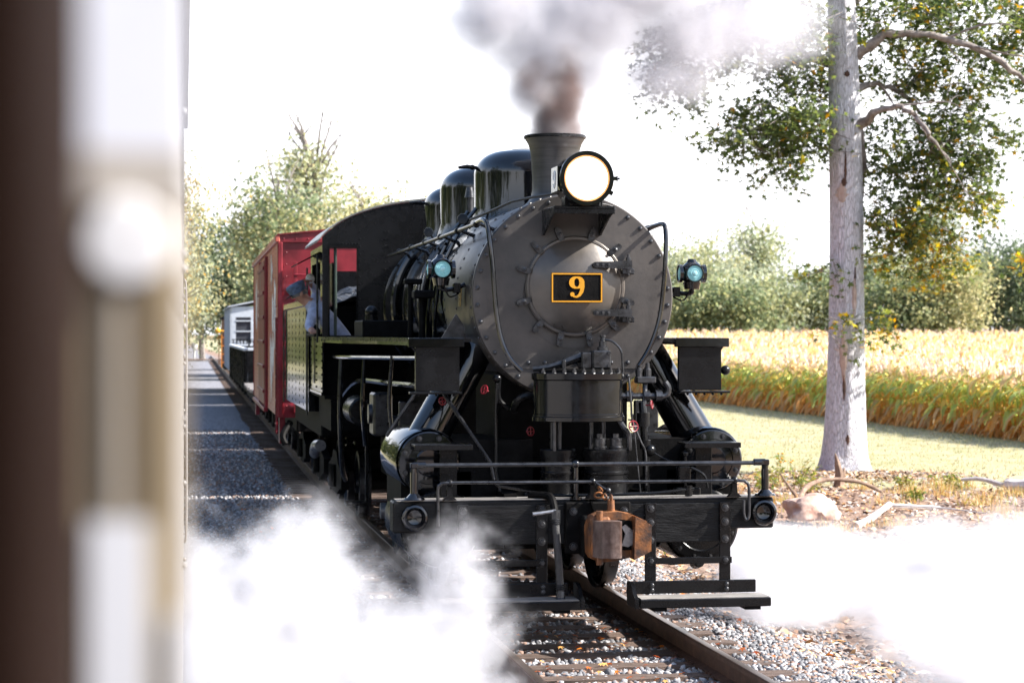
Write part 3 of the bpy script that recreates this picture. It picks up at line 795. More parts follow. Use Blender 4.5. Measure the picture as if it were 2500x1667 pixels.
mb = MB(); mb.tube([(-.262, -.17, .945), (-.34, -.18, .935), (-.44, -.18, .922)], [.014, .013, .016], 8); part("angle_cock_handle", mb, 'steel_light', ah)
# footboards
for (x0, x1, e) in ((.325, 1.345, 0), (-1.20, -.145, 1)):
    fb = empty("footboard", (0, 0, 0), 0, loco)
    mb = MB(); mb.bb(x0 + .0, x1, -.075, -.040, .285, .382, .004); kb = part("kick_board", mb, 'black', fb)
    bolts(kb, [(x, -.076, z) for x in (.515, 1.11) if x0 < x < x1 for z in (.315, .353)] + [(x, -.076, z) for x in (-.34, -.95) if x0 < x < x1 for z in (.315, .353)], BOLT)
    mb = MB(); mb.bb(x0 + .04, x1 + .05, -.335, -.03, .205, .272, .006); part("tread_board", mb, 'black', fb)
    mb = MB(); mb.bb(x0 + .05, x1 + .04, -.325, -.08, .2732, .279); part("worn_tread", mb, 'wornboard', fb)
    xe = x0 + .015 if not e else x1 + .065
    mb = MB(); mb.prism([(-.03, .205), (-.03, .385), (-.12, .385), (-.20, .36), (-.25, .31), (-.335, .275), (-.335, .205)], (xe, 0, 0), (0, 1, 0), (0, 0, 1), .03); part("end_plate", mb, 'black', fb)
    mb = MB(); mb.bb(x0 + .15, x0 + .25, -.32, -.05, .180, .2045); mb.bb(x1 - .15, x1 - .03, -.32, -.05, .180, .2045); part("board_bearer", mb, 'matte', fb)

# --- cross-compound air compressor hung on the smokebox front
ac = empty("air_compressor", (0, 0, 0), 0, loco)
def stadium(cx, r, half, n=14):
    pts = []
    for i in range(56):
        t = 2 * PI * i / 56; c, s_ = math.cos(t), math.sin(t)
        pts.append((cx + (half + r) * c, r * 1.3 * s_))
    return pts
def stack_st(mb, levels, cx, cy, half):
    n = None; base = len(mb.v); vv = []; ff = []
    for (r, z) in levels:
        ring = stadium(cx, r, half); n = len(ring)
        vv += [(p[0], cy + p[1], z) for p in ring]
    for i in range(len(levels) - 1):
        for k in range(n): ff.append((i * n + k, i * n + (k + 1) % n, (i + 1) * n + (k + 1) % n, (i + 1) * n + k))
    ff.append(tuple(range(n - 1, -1, -1))); ff.append(tuple(range((len(levels) - 1) * n, len(levels) * n)))
    mb.add(vv, ff)
ACX, ACY = .005, .30
mb = MB(); stack_st(mb, [(.185, 1.610), (.205, 1.615), (.205, 1.645), (.195, 1.652), (.195, 1.665), (.19, 1.67), (.19, 1.93), (.195, 1.935), (.205, 1.94), (.208, 1.985), (.195, 1.993)], ACX, ACY, .165); part("steam_cylinder_jacket", mb, 'jacket', ac)
mb = MB()
for k in range(9):
    x = ACX - .30 + .075 * k
    y = ACY - .24 * math.sqrt(max(0, 1 - ((x - ACX) / .345) ** 2))
    mb.cyl((x, y, 1.99), (x, y, 2.012), .017, n=6); mb.cyl((x, y, 2.012), (x, y, 2.028), .009, n=6)
tag(part("cover_nuts", mb, 'steel', ac), kind="stuff")
mb = MB(); stack_st(mb, [(.15, 1.993), (.15, 2.015), (.10, 2.02)], ACX, ACY, .16); part("cover", mb, 'matte', ac)
mb = MB(); mb.bb(.10, .25, .19, .36, 2.02, 2.165, .012); mb.bb(.015, .10, .20, .38, 2.02, 2.15, .01)
for (x, z) in ((.12, 2.045), (.23, 2.045), (.12, 2.145), (.23, 2.145)): mb.cyl((x, .19, z), (x, .172, z), .014, n=6)
mb.lathe([(.045, 2.165), (.045, 2.19), (.03, 2.20), (.03, 2.235), (.018, 2.24), (.016, 2.265), (.024, 2.27), (.024, 2.285), (.0005, 2.29)], (.195, .26, 0), (0, 0, 1), 12, False, False)
part("valve_block", mb, 'steel', ac)
mb = MB(); mb.tube(arc([(.20, .26, 2.25), (.27, .24, 2.235), (.33, .22, 2.17), (.345, .22, 2.08), (.35, .22, 1.98)]), .010, 6); part("oil_pipe", mb, 'steel', ac)
mb = MB(); mb.tube([(.02, .28, 2.12), (-.12, .26, 2.07), (-.24, .26, 2.035), (-.36, .28, 2.02)], [.045, .035, .028, .022], 8); mb.bb(-.14, -.11, .20, .34, 2.0, 2.09, .006); part("casting_arm", mb, 'steel', ac)
for (cx, r, z0) in ((-.145, .135, 1.02), (.235, .180, 1.02)):
    mb = MB(); mb.lathe([(r * 1.0, z0), (r, z0 + .10), (r * 1.05, z0 + .11), (r * 1.05, z0 + .125), (r, z0 + .13), (r, z0 + .165), (r * 1.05, z0 + .175), (r * 1.05, z0 + .19), (r * .98, z0 + .20), (r * .98, z0 + .30), (r * 1.06, z0 + .325), (r * 1.06, z0 + .36), (r, z0 + .37)], (cx, .36, 0), (0, 0, 1), 32); part("air_cylinder", mb, 'black', ac)
for (x, z) in ((.17, 1.385), (.30, 1.385)):
    mb = MB(); mb.lathe([(.055, z), (.058, z + .02), (.05, z + .03), (.05, z + .085), (.045, z + .09)], (x, .26, 0), (0, 0, 1), 16); mb.cyl((x, .26, z + .09), (x, .26, z + .125), .026, n=6); part("valve_cap", mb, 'steel', ac)
for x in (-.19, -.135, .12, .22):
    mb = MB(); mb.cyl((x, .36, 1.36), (x, .36, 1.62), .020, n=10); part("piston_rod", mb, 'steel', ac)
mb = MB(); mb.tube(arc([(.33, .26, 1.62), (.36, .25, 1.56), (.40, .25, 1.50), (.41, .26, 1.38)]), .022, 8); part("discharge_pipe", mb, 'steel', ac)
mb = MB(); mb.tube([(-.20, .22, 1.62), (-.20, .22, 1.38)], .016, 8); part("discharge_pipe", mb, 'steel', ac)
# --- pipes and valves on the front right, brace rods on the left
mb = MB(); mb.tube(arc([(.55, .42, 1.75), (.553, .40, 1.66), (.555, .40, 1.60), (.565, .40, 1.45), (.575, .40, 1.36), (.58, .40, 1.05)]), .030, 10)
mb.cyl((.553, .40, 1.56), (.553, .40, 1.67), .052, n=12); mb.cyl((.57, .40, 1.38), (.57, .40, 1.45), .045, n=12); mb.sphere((.60, .38, 1.37), .05, 10, 8); part("exhaust_pipe", mb, 'black')
mb = MB(); mb.tube(arc([(.30, .42, 1.80), (.45, .42, 1.80), (.62, .44, 1.80), (.74, .45, 1.80), (.77, .45, 1.86), (.74, .45, 1.91)]), .026, 10)
for x in (.42, .56, .66): mb.cyl((x, .43, 1.80), (x + .05, .43, 1.80), .046, n=8)
mb.bb(.50, .66, .40, .50, 1.90, 1.955, .01)
for x in (.53, .60): mb.lathe([(.03, 1.955), (.03, 2.01), (.02, 2.02), (.018, 2.06), (.01, 2.065)], (x, .45, 0), (0, 0, 1), 10)
mb.tube([(.58, .45, 1.90), (.57, .42, 1.80), (.56, .41, 1.70)], .02, 8)
part("steam_valve_cluster", mb, 'steel')
mb = MB(); mb.tube(arc([(.40, .24, 1.95), (.415, .22, 1.75), (.43, .24, 1.62), (.50, .26, 1.45), (.545, .28, 1.35), (.55, .28, 1.10)]), .009, 6); part("drain_tube", mb, 'steel')
mb = MB(); mb.tube(arc([(.40, .26, 1.62), (.44, .25, 1.58), (.47, .25, 1.30), (.50, .25, 1.02)]), .007, 6); part("drain_tube", mb, 'steel')
mb = MB(); mb.tube(arc([(.62, .36, 1.36), (.72, .34, 1.30), (.82, .32, 1.27)]), .007, 6); mb.tube([(.86, .25, 1.05), (.86, .25, 1.34)], .012, 8); mb.sphere((.86, .25, 1.35), .028, 8, 6)
mb.bb(.78, .98, .22, .34, 1.02, 1.08, .01); mb.bb(.80, .90, .22, .32, 1.14, 1.25, .01); mb.tube(arc([(.90, .22, 1.24), (1.0, .20, 1.18), (1.03, .2, 1.08)]), .012, 6)
part("brake_rigging", mb, 'black')
mb = MB(); mb.tube(arc([(-.45, .12, 1.05), (-.1, .05, 1.045), (.35, .02, 1.052), (.6, .02, 1.06), (.88, .06, 1.085)]), .014, 8); mb.cyl((.84, .06, 1.03), (.84, .06, 1.11), .03, n=8); part("train_pipe", mb, 'black')
for (c, ax, r_) in (((.429, .20, 1.57), (.4, -1, .2), .042), ((.599, .30, 1.735), (.9, -.5, .1), .030), ((-.712, .5, 1.855), (-.8, -.6, .3), .035), ((-.331, .55, 1.52), (.6, -1, .1), .035), ((-1.02, .7, 1.76), (.3, -1, .2), .03)):
    mb = MB(); a, b, d = basis(ax); c = Vector(c)
    mb.tube([c + (a * math.cos(2 * PI * k / 16) + b * math.sin(2 * PI * k / 16)) * r_ for k in range(17)], .0055, 6, False)
    for k in range(2): mb.tube([c + (a if k else b) * r_, c - (a if k else b) * r_], .004, 5)
    mb.tube([c, c - d * .05], .006, 6); part("valve_handwheel", mb, 'redvalve')
mb = MB(); mb.tube(arc([(-.50, .62, 1.70), (-.58, .60, 1.78), (-.58, .60, 1.92)]), .022, 8); mb.tube([(-.60, .55, 1.93), (-.61, .55, 1.70), (-.61, .56, 1.2), (-.58, .5, 1.02)], .014, 8); mb.sphere((-.60, .55, 1.94), .035, 10, 8); mb.tube(arc([(-.30, .52, 1.80), (-.38, .52, 1.80), (-.44, .54, 1.76), (-.46, .6, 1.68)]), .032, 8); part("blower_pipes", mb, 'black')
mb = MB(); mb.tube([(-1.02, .60, 1.82), (-.70, .25, 1.29), (-.68, .2, 1.16)], .017, 8); mb.tube(arc([(-.68, .2, 1.16), (-.66, .16, 1.12), (-.55, .12, 1.10), (-.40, .08, 1.075), (-.29, .05, 1.06)]), .010, 6); part("brace_rod", mb, 'black')
mb = MB(); mb.cyl((-1.22, .66, 1.85), (-1.45, .85, 1.48), .016, n=8); part("brace_rod", mb, 'steel')
mb = MB(); mb.bb(-.85, .85, .26, .95, .98, 1.0); part("front_deck", mb, 'matte')
mb = MB(); mb.bb(-.8, .8, .9, .96, .55, 1.2); part("cylinder_plate", mb, 'matte')

# --- cab
cab = empty("cab", (0, 0, 0), 0, loco)
CY0, CY1, CW = 7.92, 9.85, 1.45
def roof_z(x):     # arched roof line
    t = abs(x) / CW
    return 3.83 - .30 * t ** 2 - .13 * t ** 7
def wall_poly():
    pts = [(-CW, 1.62), (-CW, 3.30)]
    for i in range(25):
        x = -CW + 2 * CW * i / 24
        pts.append((x, roof_z(x) - .012))
    return pts + [(CW, 3.30), (CW, 1.62)]
# front wall built as panels round the two front windows
def front_wall(y, name):
    mb = MB(); th = .02
    def strip(xs, zlo, zhi):
        n = len(xs)
        vv = [(x, y, zlo(x)) for x in xs] + [(x, y, zhi(x)) for x in xs] + [(x, y + th, zlo(x)) for x in xs] + [(x, y + th, zhi(x)) for x in xs]
        ff = []
        for i in range(n - 1):
            ff += [(i, i + 1, n + i + 1, n + i), (2 * n + i, 3 * n + i, 3 * n + i + 1, 2 * n + i + 1), (n + i, n + i + 1, 3 * n + i + 1, 3 * n + i), (i, 2 * n + i, 2 * n + i + 1, i + 1)]
        ff += [(0, n, 3 * n, 2 * n), (n - 1, 3 * n - 1, 4 * n - 1, 2 * n - 1)][:1] + [(n - 1, 3 * n - 1, 4 * n - 1, 2 * n - 1)]
        mb.add(vv, ff)
    rz_ = lambda x: roof_z(x) - .012
    lin = lambda a, b, n: [a + (b - a) * i / n for i in range(n + 1)]
    c = lambda k: (lambda x: k)
    for s in (-1, 1):
        strip([s * v for v in lin(1.375, CW, 4)], c(2.20), rz_)
        strip([s * v for v in lin(1.055, 1.375, 4)], c(3.27), rz_)
        strip([s * v for v in lin(1.055, 1.375, 1)], c(2.20), c(2.28))
    strip(lin(-1.055, 1.055, 20), c(2.20), rz_)
    return part(name, mb, 'black', cab, ang=20)
front_wall(CY0, "front_wall")
mb = MB(); mb.bb(-1.385, -1.05, CY0 - .012, CY0 - .001, 3.262, 3.285); mb.bb(-1.385, -1.366, CY0 - .012, CY0 - .001, 2.27, 3.262); mb.bb(-1.064, -1.045, CY0 - .012, CY0 - .001, 2.27, 3.262); part("window_frame", mb, 'matte', cab)
mb = MB()
for x in (-1.025, -.74, -.70):
    for k in range(14): mb.lathe([(.010, 0), (.006, .007), (.0005, .009)], (x, CY0, 2.35 + .085 * k), (0, -1, 0), 6, False, False)
for k in range(10): mb.lathe([(.010, 0), (.006, .007), (.0005, .009)], (-1.36 + .035 * k, CY0, 3.315), (0, -1, 0), 6, False, False)
for k in range(20):
    x = -1.40 + .14 * k; mb.lathe([(.010, 0), (.006, .007), (.0005, .009)], (x, CY0, roof_z(x) - .06), (0, -1, 0), 6, False, False)
tag(part("rivets", mb, 'black', cab), kind="stuff")
# rear wall with wide opening
for s in (-1, 1):
    mb = MB(); mb.bb(s * 1.30, s * CW, CY1 - .02, CY1, 1.62, 3.30); part("rear_post", mb, 'black', cab)
for s in (-1, 1):
    mb = MB(); mb.bb(s * (CW - .02), s * CW, CY0 + .021, CY1 - .021, 1.62, 2.27)                # lower sheet
    mb.bb(s * (CW - .02), s * CW, CY0 + .021, CY0 + .30, 2.27, 3.30); mb.bb(s * (CW - .02), s * CW, CY1 - .22, CY1 - .021, 2.27, 3.30); mb.bb(s * (CW - .02), s * CW, CY0 + .30, CY1 - .22, 3.12, 3.30)
    sd = part("side_sheet", mb, 'gloss', cab)
    mb = MB()
    for yy in (CY0 + .06, CY0 + .95, CY1 - .06):
        for k in range(8): mb.lathe([(.014, 0), (.009, .009), (.0005, .012)], (s * CW, yy, 1.68 + .078 * k), (s, 0, 0), 6, False, False)
    tag(part("rivets", mb, 'matte', sd), kind="stuff")
    mb = MB(); mb.bb(s * CW, s * (CW + .07), CY0 + .30, CY1 - .2, 2.265, 2.30, .008); part("arm_rest", mb, 'matte', sd)
    mb = MB(); mb.bb(s * (CW - .01), s * (CW + .012), CY0 + .02, CY1 - .02, 1.60, 1.635, .004); part("bottom_bead", mb, 'gloss', sd)
    mb = MB(); mb.prism([(s * CW, 3.24), (s * (CW + .26), 3.10), (s * (CW + .26), 3.085), (s * CW, 3.22)], (0, CY0 + .95, 0), (1, 0, 0), (0, 0, 1), 1.2); part("window_awning", mb, 'matte', cab)
    for (gy_, g0, g1) in ((CY0 + .16, 2.2, 3.2), (CY1 - .02, 1.7, 3.1)):
        mb = MB(); mb.cyl((s * (CW + .045), gy_, g0), (s * (CW + .045), gy_, g1), .012, n=8); part("grab_iron", mb, 'steel', cab)
n = 40; vv = []; ff = []
for i in range(n + 1):
    x = -1.50 + 3.0 * i / n; z = roof_z(min(CW, abs(x))) - (max(0, abs(x) - CW) * 1.2)
    for yy in (CY0 - .02, CY1 + .35): vv += [(x, yy, z), (x, yy, z + .018)]
for i in range(n):
    a = i * 4; b = a + 4
    ff += [(a, b, b + 1, a + 1), (a + 2, a + 3, b + 3, b + 2), (a + 1, b + 1, b + 3, a + 3), (a, a + 2, b + 2, b)]
mb = MB(); mb.add(vv, ff); part("roof", mb, mat("cab_roof_paint", (0.16, 0.165, 0.15), .35, 0, .3, 6, .1, 30, rvar=.1), cab)
mb = MB(); mb.bb(-1.42, 1.42, CY0 + .03, CY1 + .5, 1.56, 1.60); part("floor", mb, 'matte', cab)
mb = MB(); mb.lathe([(.60, CY0 + .03), (.60, CY0 + .18)], (0, 0, 2.35), (0, 1, 0), 32); mb.bb(-.3, .3, CY0 + .2, CY0 + .3, 1.9, 2.3, .02); part("backhead", mb, 'matte', cab)
mb = MB(); mb.bb(-1.30, -.90, 8.95, 9.35, 1.95, 2.03, .03); mb.bb(-1.2, -1.0, 9.05, 9.25, 1.6, 1.95); part("seat", mb, 'matte', cab)
mb = MB(); mb.cyl((-1.30, CY0 + .03, 2.28), (-1.30, CY0 + .03, 3.27), .018, n=8); part("window_post", mb, mat("green_post", (.02, .035, .028), .4), cab)
mb = MB(); mb.bb(-1.42, 1.42, CY0 + .16, CY0 + .18, 1.60, 2.24); part("apron", mb, 'matte', cab)
# footplate beam under the cab
mb = MB(); mb.bb(-1.35, 1.35, 7.95, 9.85, 1.2, 1.55); mb.bb(-.5, .5, 9.0, 10.2, .7, 1.2); part("cab_frame", mb, 'matte')
# ================================================================== ROLLING STOCK
M['carred'] = mat("boxcar_red", (0.21, 0.013, 0.022), 0.42, 0, 0.4, 2, 0.08, 20, rvar=.08, spec=.4)
M['carred_side'] = mat("boxcar_bounce_lit_red", (0.38, 0.060, 0.05), 0.36, 0, 0.3, 3, 0.12, 14, col2=(0.52, 0.15, 0.10), stretch=(1, 1, .3), rvar=.08)  # side colour lightened to carry light bounced off the sunlit ballast
M['carwhite'] = mat("chalky_white_lettering", (0.85, 0.82, 0.80), 0.5, 0, 0.1, 14)
M['greycar'] = mat("pale_grey_car", (0.50, 0.53, 0.58), 0.5, 0, 0.12, 3, 0.05, 20)
M['glassdark'] = mat("dark_window", (0.06, 0.065, 0.075), 0.08, 0, 0.15, 3)
M['coal'] = mat("coal", (0.012, 0.012, 0.013), 0.5, 0, 0.5, 20, 1.0, 40)
M['orange'] = mat("orange_paint", (0.62, 0.20, 0.02), 0.5, 0, 0.1, 10)
M['lampyellow'] = mat("amber_lamp", (0.85, 0.45, 0.06), 0.4, 0, 0.1, 10)
M['deckwood'] = mat("weathered_deck", (0.20, 0.18, 0.17), 0.75, 0, 0.35, 5, 0.4, 30, stretch=(1, 8, 1))

def rolling(name, y0, y1, label, cat="rail car"):
    ym = (y0 + y1) / 2
    o = empty(name, (track_x(ym), ym, 0), track_a(ym))
    tag(o, label, cat)
    return o
def truck(parent, yc, r=.42):
    for dy in (-.85, .85):
        for s in (-1, 1):
            mb = MB(); mb.lathe([(r + .03, -.07), (r + .03, -.04), (r, -.035), (r - .006, .07), (r - .07, .075), (r - .09, .03), (.12, .02), (.11, .09), (.05, .1)], (s * .755, yc + dy, r), (s, 0, 0), 28, True, False)
            part("wheel", mb, 'steel', parent)
        mb = MB(); mb.cyl((-.75, yc + dy, r), (.75, yc + dy, r), .07, n=12); part("axle", mb, 'matte', parent)
    for s in (-1, 1):
        mb = MB(); mb.prism([(-1.05, .36), (-1.05, .58), (-.5, .66), (-.25, .80), (.25, .80), (.5, .66), (1.05, .58), (1.05, .36), (.8, .36), (.35, .26), (-.35, .26), (-.8, .36)], (s * .99, yc, 0), (0, 1, 0), (0, 0, 1), .10)
        for dy in (-.12, 0, .12): mb.cyl((s * 1.06, yc + dy, .34), (s * 1.06, yc + dy, .62), .05, n=10)
        part("side_frame", mb, 'matte', parent)
    mb = MB(); mb.bb(-.95, .95, yc - .2, yc + .2, .55, .85, .03); part("bolster", mb, 'matte', parent)

# --- tender (origin at its middle)
tY0, tY1 = TY + 10.25, TY + 15.45
tender = rolling("tender", tY0, tY1, "glossy black riveted tender right behind the locomotive cab", "tender")
L = (tY1 - tY0) / 2
mb = MB(); mb.bb(-1.45, -1.43, -L, L, 1.34, 2.64); mb.bb(1.43, 1.45, -L, L, 1.34, 2.64); mb.bb(-1.43, 1.43, -L, -L + .02, 1.34, 2.64); mb.bb(-1.43, 1.43, L - .02, L, 1.34, 2.64); mb.bb(-1.43, 1.43, -L + .02, L - .02, 2.55, 2.58)
tank = part("water_tank", mb, 'gloss', tender)
mb = MB()
for s in (-1, 1):
    for i in range(7):
        for k in range(15):
            mb.lathe([(.024, 0), (.018, .003), (.0005, .004)], (s * 1.45, -L + .16 + i * (2 * L - .32) / 6, 1.40 + k * .083), (s, 0, 0), 6, False, False)
tag(part("rivets", mb, 'matte', tank), kind="stuff")
for s in (-1, 1):
    mb = MB(); mb.bb(s * 1.43, s * 1.475, -L - .01, L + .01, 2.641, 2.735, .012); part("top_coping", mb, 'gloss', tender)
mb = MB(); mb.bb(-1.15, -1.12, -L + .1, L - 1.6, 2.58, 3.18); mb.bb(1.12, 1.15, -L + .1, L - 1.6, 2.58, 3.18); mb.bb(-1.12, 1.12, L - 1.62, L - 1.6, 2.58, 3.18); part("coal_bunker", mb, 'black', tender)
bm = bmesh.new(); bmesh.ops.create_grid(bm, x_segments=22, y_segments=34, size=1)
for v in bm.verts: v.co = Vector((v.co.x * 1.1, v.co.y * 1.7 - .78, 2.72 + .35 * (1 - v.co.x ** 2) * (.6 + .4 * v.co.y) + random.uniform(-.05, .05)))
me = bpy.data.meshes.new("coal_load"); bm.to_mesh(me); bm.free(); link("coal_load", me, M['coal'], tender)
mb = MB(); mb.bb(-1.3, 1.3, -L - .1, L + .1, 1.02, 1.335, .02); part("underframe", mb, 'matte', tender)
for gy_ in (-L - .03, L + .04):
    mb = MB(); mb.cyl((-1.47, gy_, 1.3), (-1.47, gy_, 2.65), .014, n=8); part("grab_iron", mb, 'steel', tender)
truck(tender, -1.5); truck(tender, 1.5)

# --- red boxcar
bY0, bY1 = 32.7, 45.2
box = rolling("boxcar", bY0, bY1, "tall red steel boxcar with corrugated end behind the tender", "boxcar")
L = (bY1 - bY0) / 2
W, Z0, Z1, ZP = 1.48, 1.02, 3.70, 3.93
for s in (-1, 1):
    mb = MB(); mb.bb(s * (W - .02), s * W, -L + .02, L - .02, Z0, Z1); sd = part("side_wall", mb, 'carred_side', box)
    mb = MB()
    for i in range(14):
        yy = -L + .25 + i * (2 * L - .5) / 13
        if -1.6 < yy < 1.6: continue
        for k in range(36): mb.lathe([(.011, 0), (.006, .007), (.0005, .009)], (s * W, yy, Z0 + .06 + k * .073), (s, 0, 0), 5, False, False)
    tag(part("rivets", mb, 'carred_side', sd), kind="stuff")
    mb = MB(); mb.bb(s * (W + .015), s * (W + .06), -1.55, 1.55, Z0 + .05, Z1 - .12)
    for k in range(6): mb.bb(s * (W + .06), s * (W + .085), -1.5, 1.5, Z0 + .25 + k * .43, Z0 + .31 + k * .43, .005)
    part("sliding_door", mb, 'carred', box)
    for dy_ in (-1.63, 1.63):
        mb = MB(); mb.bb(s * W, s * (W + .05), dy_ - .07, dy_ + .07, Z0, Z1 - .05, .01); part("door_post", mb, 'carred', box)
    mb = MB(); mb.bb(s * W, s * (W + .07), -1.7, 4.9, Z0 - .07, Z0 - .003, .005); part("door_track", mb, 'carred', box)
    mb = MB(); mb.bb(s * (W - .02), s * (W + .05), -L - .02, L + .02, Z1 + .001, Z1 + .10, .012); part("side_plate", mb, 'carred_side', box)
    # ladder at the near corner
    lad = empty("ladder", (0, 0, 0), 0, box)
    for yy in (-L + .06, -L + .46):
        mb = MB(); mb.bb(s * (W + .015), s * (W + .035), yy - .02, yy + .02, Z0 - .25, 2.55); part("stile", mb, 'carred', lad)
    for k in range(6):
        mb = MB(); mb.cyl((s * (W + .03), -L + .05, Z0 - .1 + k * .36), (s * (W + .03), -L + .47, Z0 - .1 + k * .36), .012, n=6); part("rung", mb, 'carred', lad)
    for yy in (-L + .3, L - .3):
        mb = MB(); mb.bb(s * (W - .1), s * (W - .02), yy - .2, yy + .2, Z0 - .4, Z0 - .001); part("bolster_end", mb, 'carred', box)
# chalky white lettering strokes, reading only as blurred marks from this angle
letters = [
    [(-3.6, 3.42), (-3.5, 3.30), (-3.6, 3.18)],
    [(-5.0, 3.10), (-4.9, 2.80), (-5.05, 2.50), (-4.7, 2.30)],
    [(-4.1, 2.9), (-4.0, 2.60), (-4.05, 2.35)],
    [(-4.3, 2.20), (-4.1, 2.0), (-3.9, 1.75)], [(-3.3, 2.20), (-3.25, 1.7), (-3.5, 1.35)],
    [(3.2, 3.2), (3.1, 2.85), (3.2, 2.5)], [(4.6, 3.25), (4.5, 2.8), (4.6, 2.45)]]
mb = MB()
for st in letters:
    pts = []
    for a, b in zip(st[:-1], st[1:]):
        for k in range(4): pts.append((a[0] + (b[0] - a[0]) * k / 4 + random.uniform(-.02, .02), a[1] + (b[1] - a[1]) * k / 4))
    pts.append(st[-1])
    mb.ribbon([(p[0], p[1]) for p in pts], [random.uniform(.45, .75) for _ in pts], (-(W + .004), 0, 0), (0, 1, 0), (0, 0, 1), .004)
tag(part("lettering", mb, 'carwhite', box, smooth=False), kind="stuff")
# corrugated ends
for s in (-1, 1):
    prof = []; zz = Z0
    nb = 0
    while zz < 3.30:
        prof.append((zz, .0)); zz += .01; nb += 1
    mb = MB(); vv = []; ff = []
    rows = 120
    for i in range(rows + 1):
        z = Z0 + (Z1 - Z0) * i / rows
        d = .055 * max(0, math.sin((z - 1.1) / .30 * 2 * PI)) ** .8 if 1.1 < z < 3.2 else 0
        for x, q in ((-W + .02, 0), (-W + .16, 0), (-W + .24, 1), (W - .24, 1), (W - .16, 0), (W - .02, 0)):
            vv.append((x, s * (L - .03 + d * q), z))
    for i in range(rows):
        for k in range(5): a = i * 6 + k; ff.append((a, a + 1, a + 7, a + 6) if s < 0 else (a, a + 6, a + 7, a + 1))
    mb.add(vv, ff); e = part("corrugated_end", mb, 'carred', box)
    # gable
    mb = MB(); mb.prism([(-W, Z1 + .0), (W, Z1), (W, Z1 + .1), (.0, ZP + .02), (-W, Z1 + .1)], (0, s * (L - .02), 0), (1, 0, 0), (0, 0, 1), .05); part("gable_plate", mb, 'carred', box)
    for sx in (-1, 1):
        mb = MB(); mb.bb(sx * (W - .06), sx * (W + .015), s * (L - .06), s * (L + .02), Z0, Z1 - .001, .012); part("corner_post", mb, 'carred', box)
    mb = MB()
    for k in range(16): mb.lathe([(.014, 0), (.008, .008), (.0005, .011)], (-1.4 + k * .187, s * (L + .006), Z1 + .05), (0, s, 0), 6, False, False)
    for k in range(14): mb.lathe([(.014, 0), (.008, .008), (.0005, .011)], (-1.36, s * (L - .02), 1.2 + k * .18), (0, s, 0), 6, False, False)
    tag(part("rivets", mb, 'carred', box), kind="stuff")
    le = empty("ladder", (0, 0, 0), 0, box)
    for sx_ in (-1.225, -.755):
        mb = MB(); mb.bb(sx_ - .025, sx_ + .025, s * (L + .04), s * (L + .09), 1.1, 3.4, .005); part("stile", mb, 'carred', le)
    for k in range(6):
        mb = MB(); mb.cyl((-1.25, s * (L + .09), 1.3 + k * .38), (-.73, s * (L + .09), 1.3 + k * .38), .014, n=6); part("rung", mb, 'carred', le)
mb = MB(); 
mb.prism([(-W - .02, Z1 + .102), (0, ZP + .022), (W + .02, Z1 + .102), (W + .02, Z1 + .125), (0, ZP + .045), (-W - .02, Z1 + .125)], (0, 0, 0), (1, 0, 0), (0, 0, 1), 2 * L + .06); part("roof", mb, 'carred', box)
mb = MB(); mb.bb(-1.2, 1.2, -L, L, .80, 1.015, .02); part("underframe", mb, 'matte', box)
mb = MB(); mb.tube(arc([(-1.3, -L + .1, .95), (-1.42, -L - .05, .75), (-1.38, -L - .1, .62)]), .05, 8); part("cut_lever", mb, 'matte', box)
truck(box, -4.6); truck(box, 4.6)

# --- flat car
f = rolling("flat_car", 46.2, 53.4, "low flat car with pale weathered plank deck behind the red boxcar", "flat car")
L = 3.6
mb = MB(); mb.bb(-1.42, 1.42, -L, L, .78, 1.02, .02); part("underframe", mb, 'matte', f)
for k in range(24):
    mb = MB(); y = -L + .15 + k * .295; mb.bb(-1.5 + random.uniform(-.05, .03), 1.5, y - .135, y + .135, 1.022, 1.085 + random.uniform(-.006, .006), .006); part("deck_plank", mb, 'deckwood', f)
truck(f, -2.2); truck(f, 2.2)
# --- black gondola
g = rolling("gondola", 54.2, 75.2, "long black low-sided gondola with ribbed end and pale top rail", "gondola")
L = 10.5
for s in (-1, 1):
    mb = MB(); mb.bb(s * 1.40, s * 1.44, -L, L, .95, 1.88); part("side_wall", mb, 'black', g)
for s in (-1, 1):
    for k in range(12):
        mb = MB(); y = -L + .3 + k * (2 * L - .6) / 11; mb.bb(s * 1.441, s * 1.50, y - .06, y + .06, .95, 1.86, .01); part("side_stake", mb, 'black', g)
    mb = MB(); mb.bb(s * 1.38, s * 1.52, -L, L, 1.881, 1.95, .01); part("top_rail", mb, 'greycar', g)
    e = MB(); e.bb(-1.39, 1.39, s * L - .02, s * L + .02, .95, 1.88); part("end_wall", e, 'black', g)
    for k in range(5):
        mb = MB(); y = s * (L + .02); z = 1.08 + .17 * k
        mb.bb(-1.0, 1.3, min(y, y + s * .10), max(y, y + s * .10), z, z + .07, .02); part("end_rib", mb, 'gloss', g)
    mb = MB(); mb.bb(-1.40, 1.40, s * L - .04, s * L + .06, 1.881, 1.955, .01); part("end_rail", mb, 'greycar', g)
    for k in range(6):
        mb = MB(); mb.bb(-1.38 + k * .12, -1.34 + k * .12, s * L - .03, s * L + .03, 1.956, 2.10); part("rail_picket", mb, 'black', g)
    mb = MB(); mb.bb(-1.42, 1.40, s * L - .035, s * L + .035, 2.101, 2.13, .004); part("upper_end_rail", mb, 'black', g)
mb = MB(); mb.bb(-1.38, 1.38, -L + .03, L - .03, .80, 1.0); part("floor", mb, 'matte', g)
truck(g, -8.5); truck(g, 8.5)
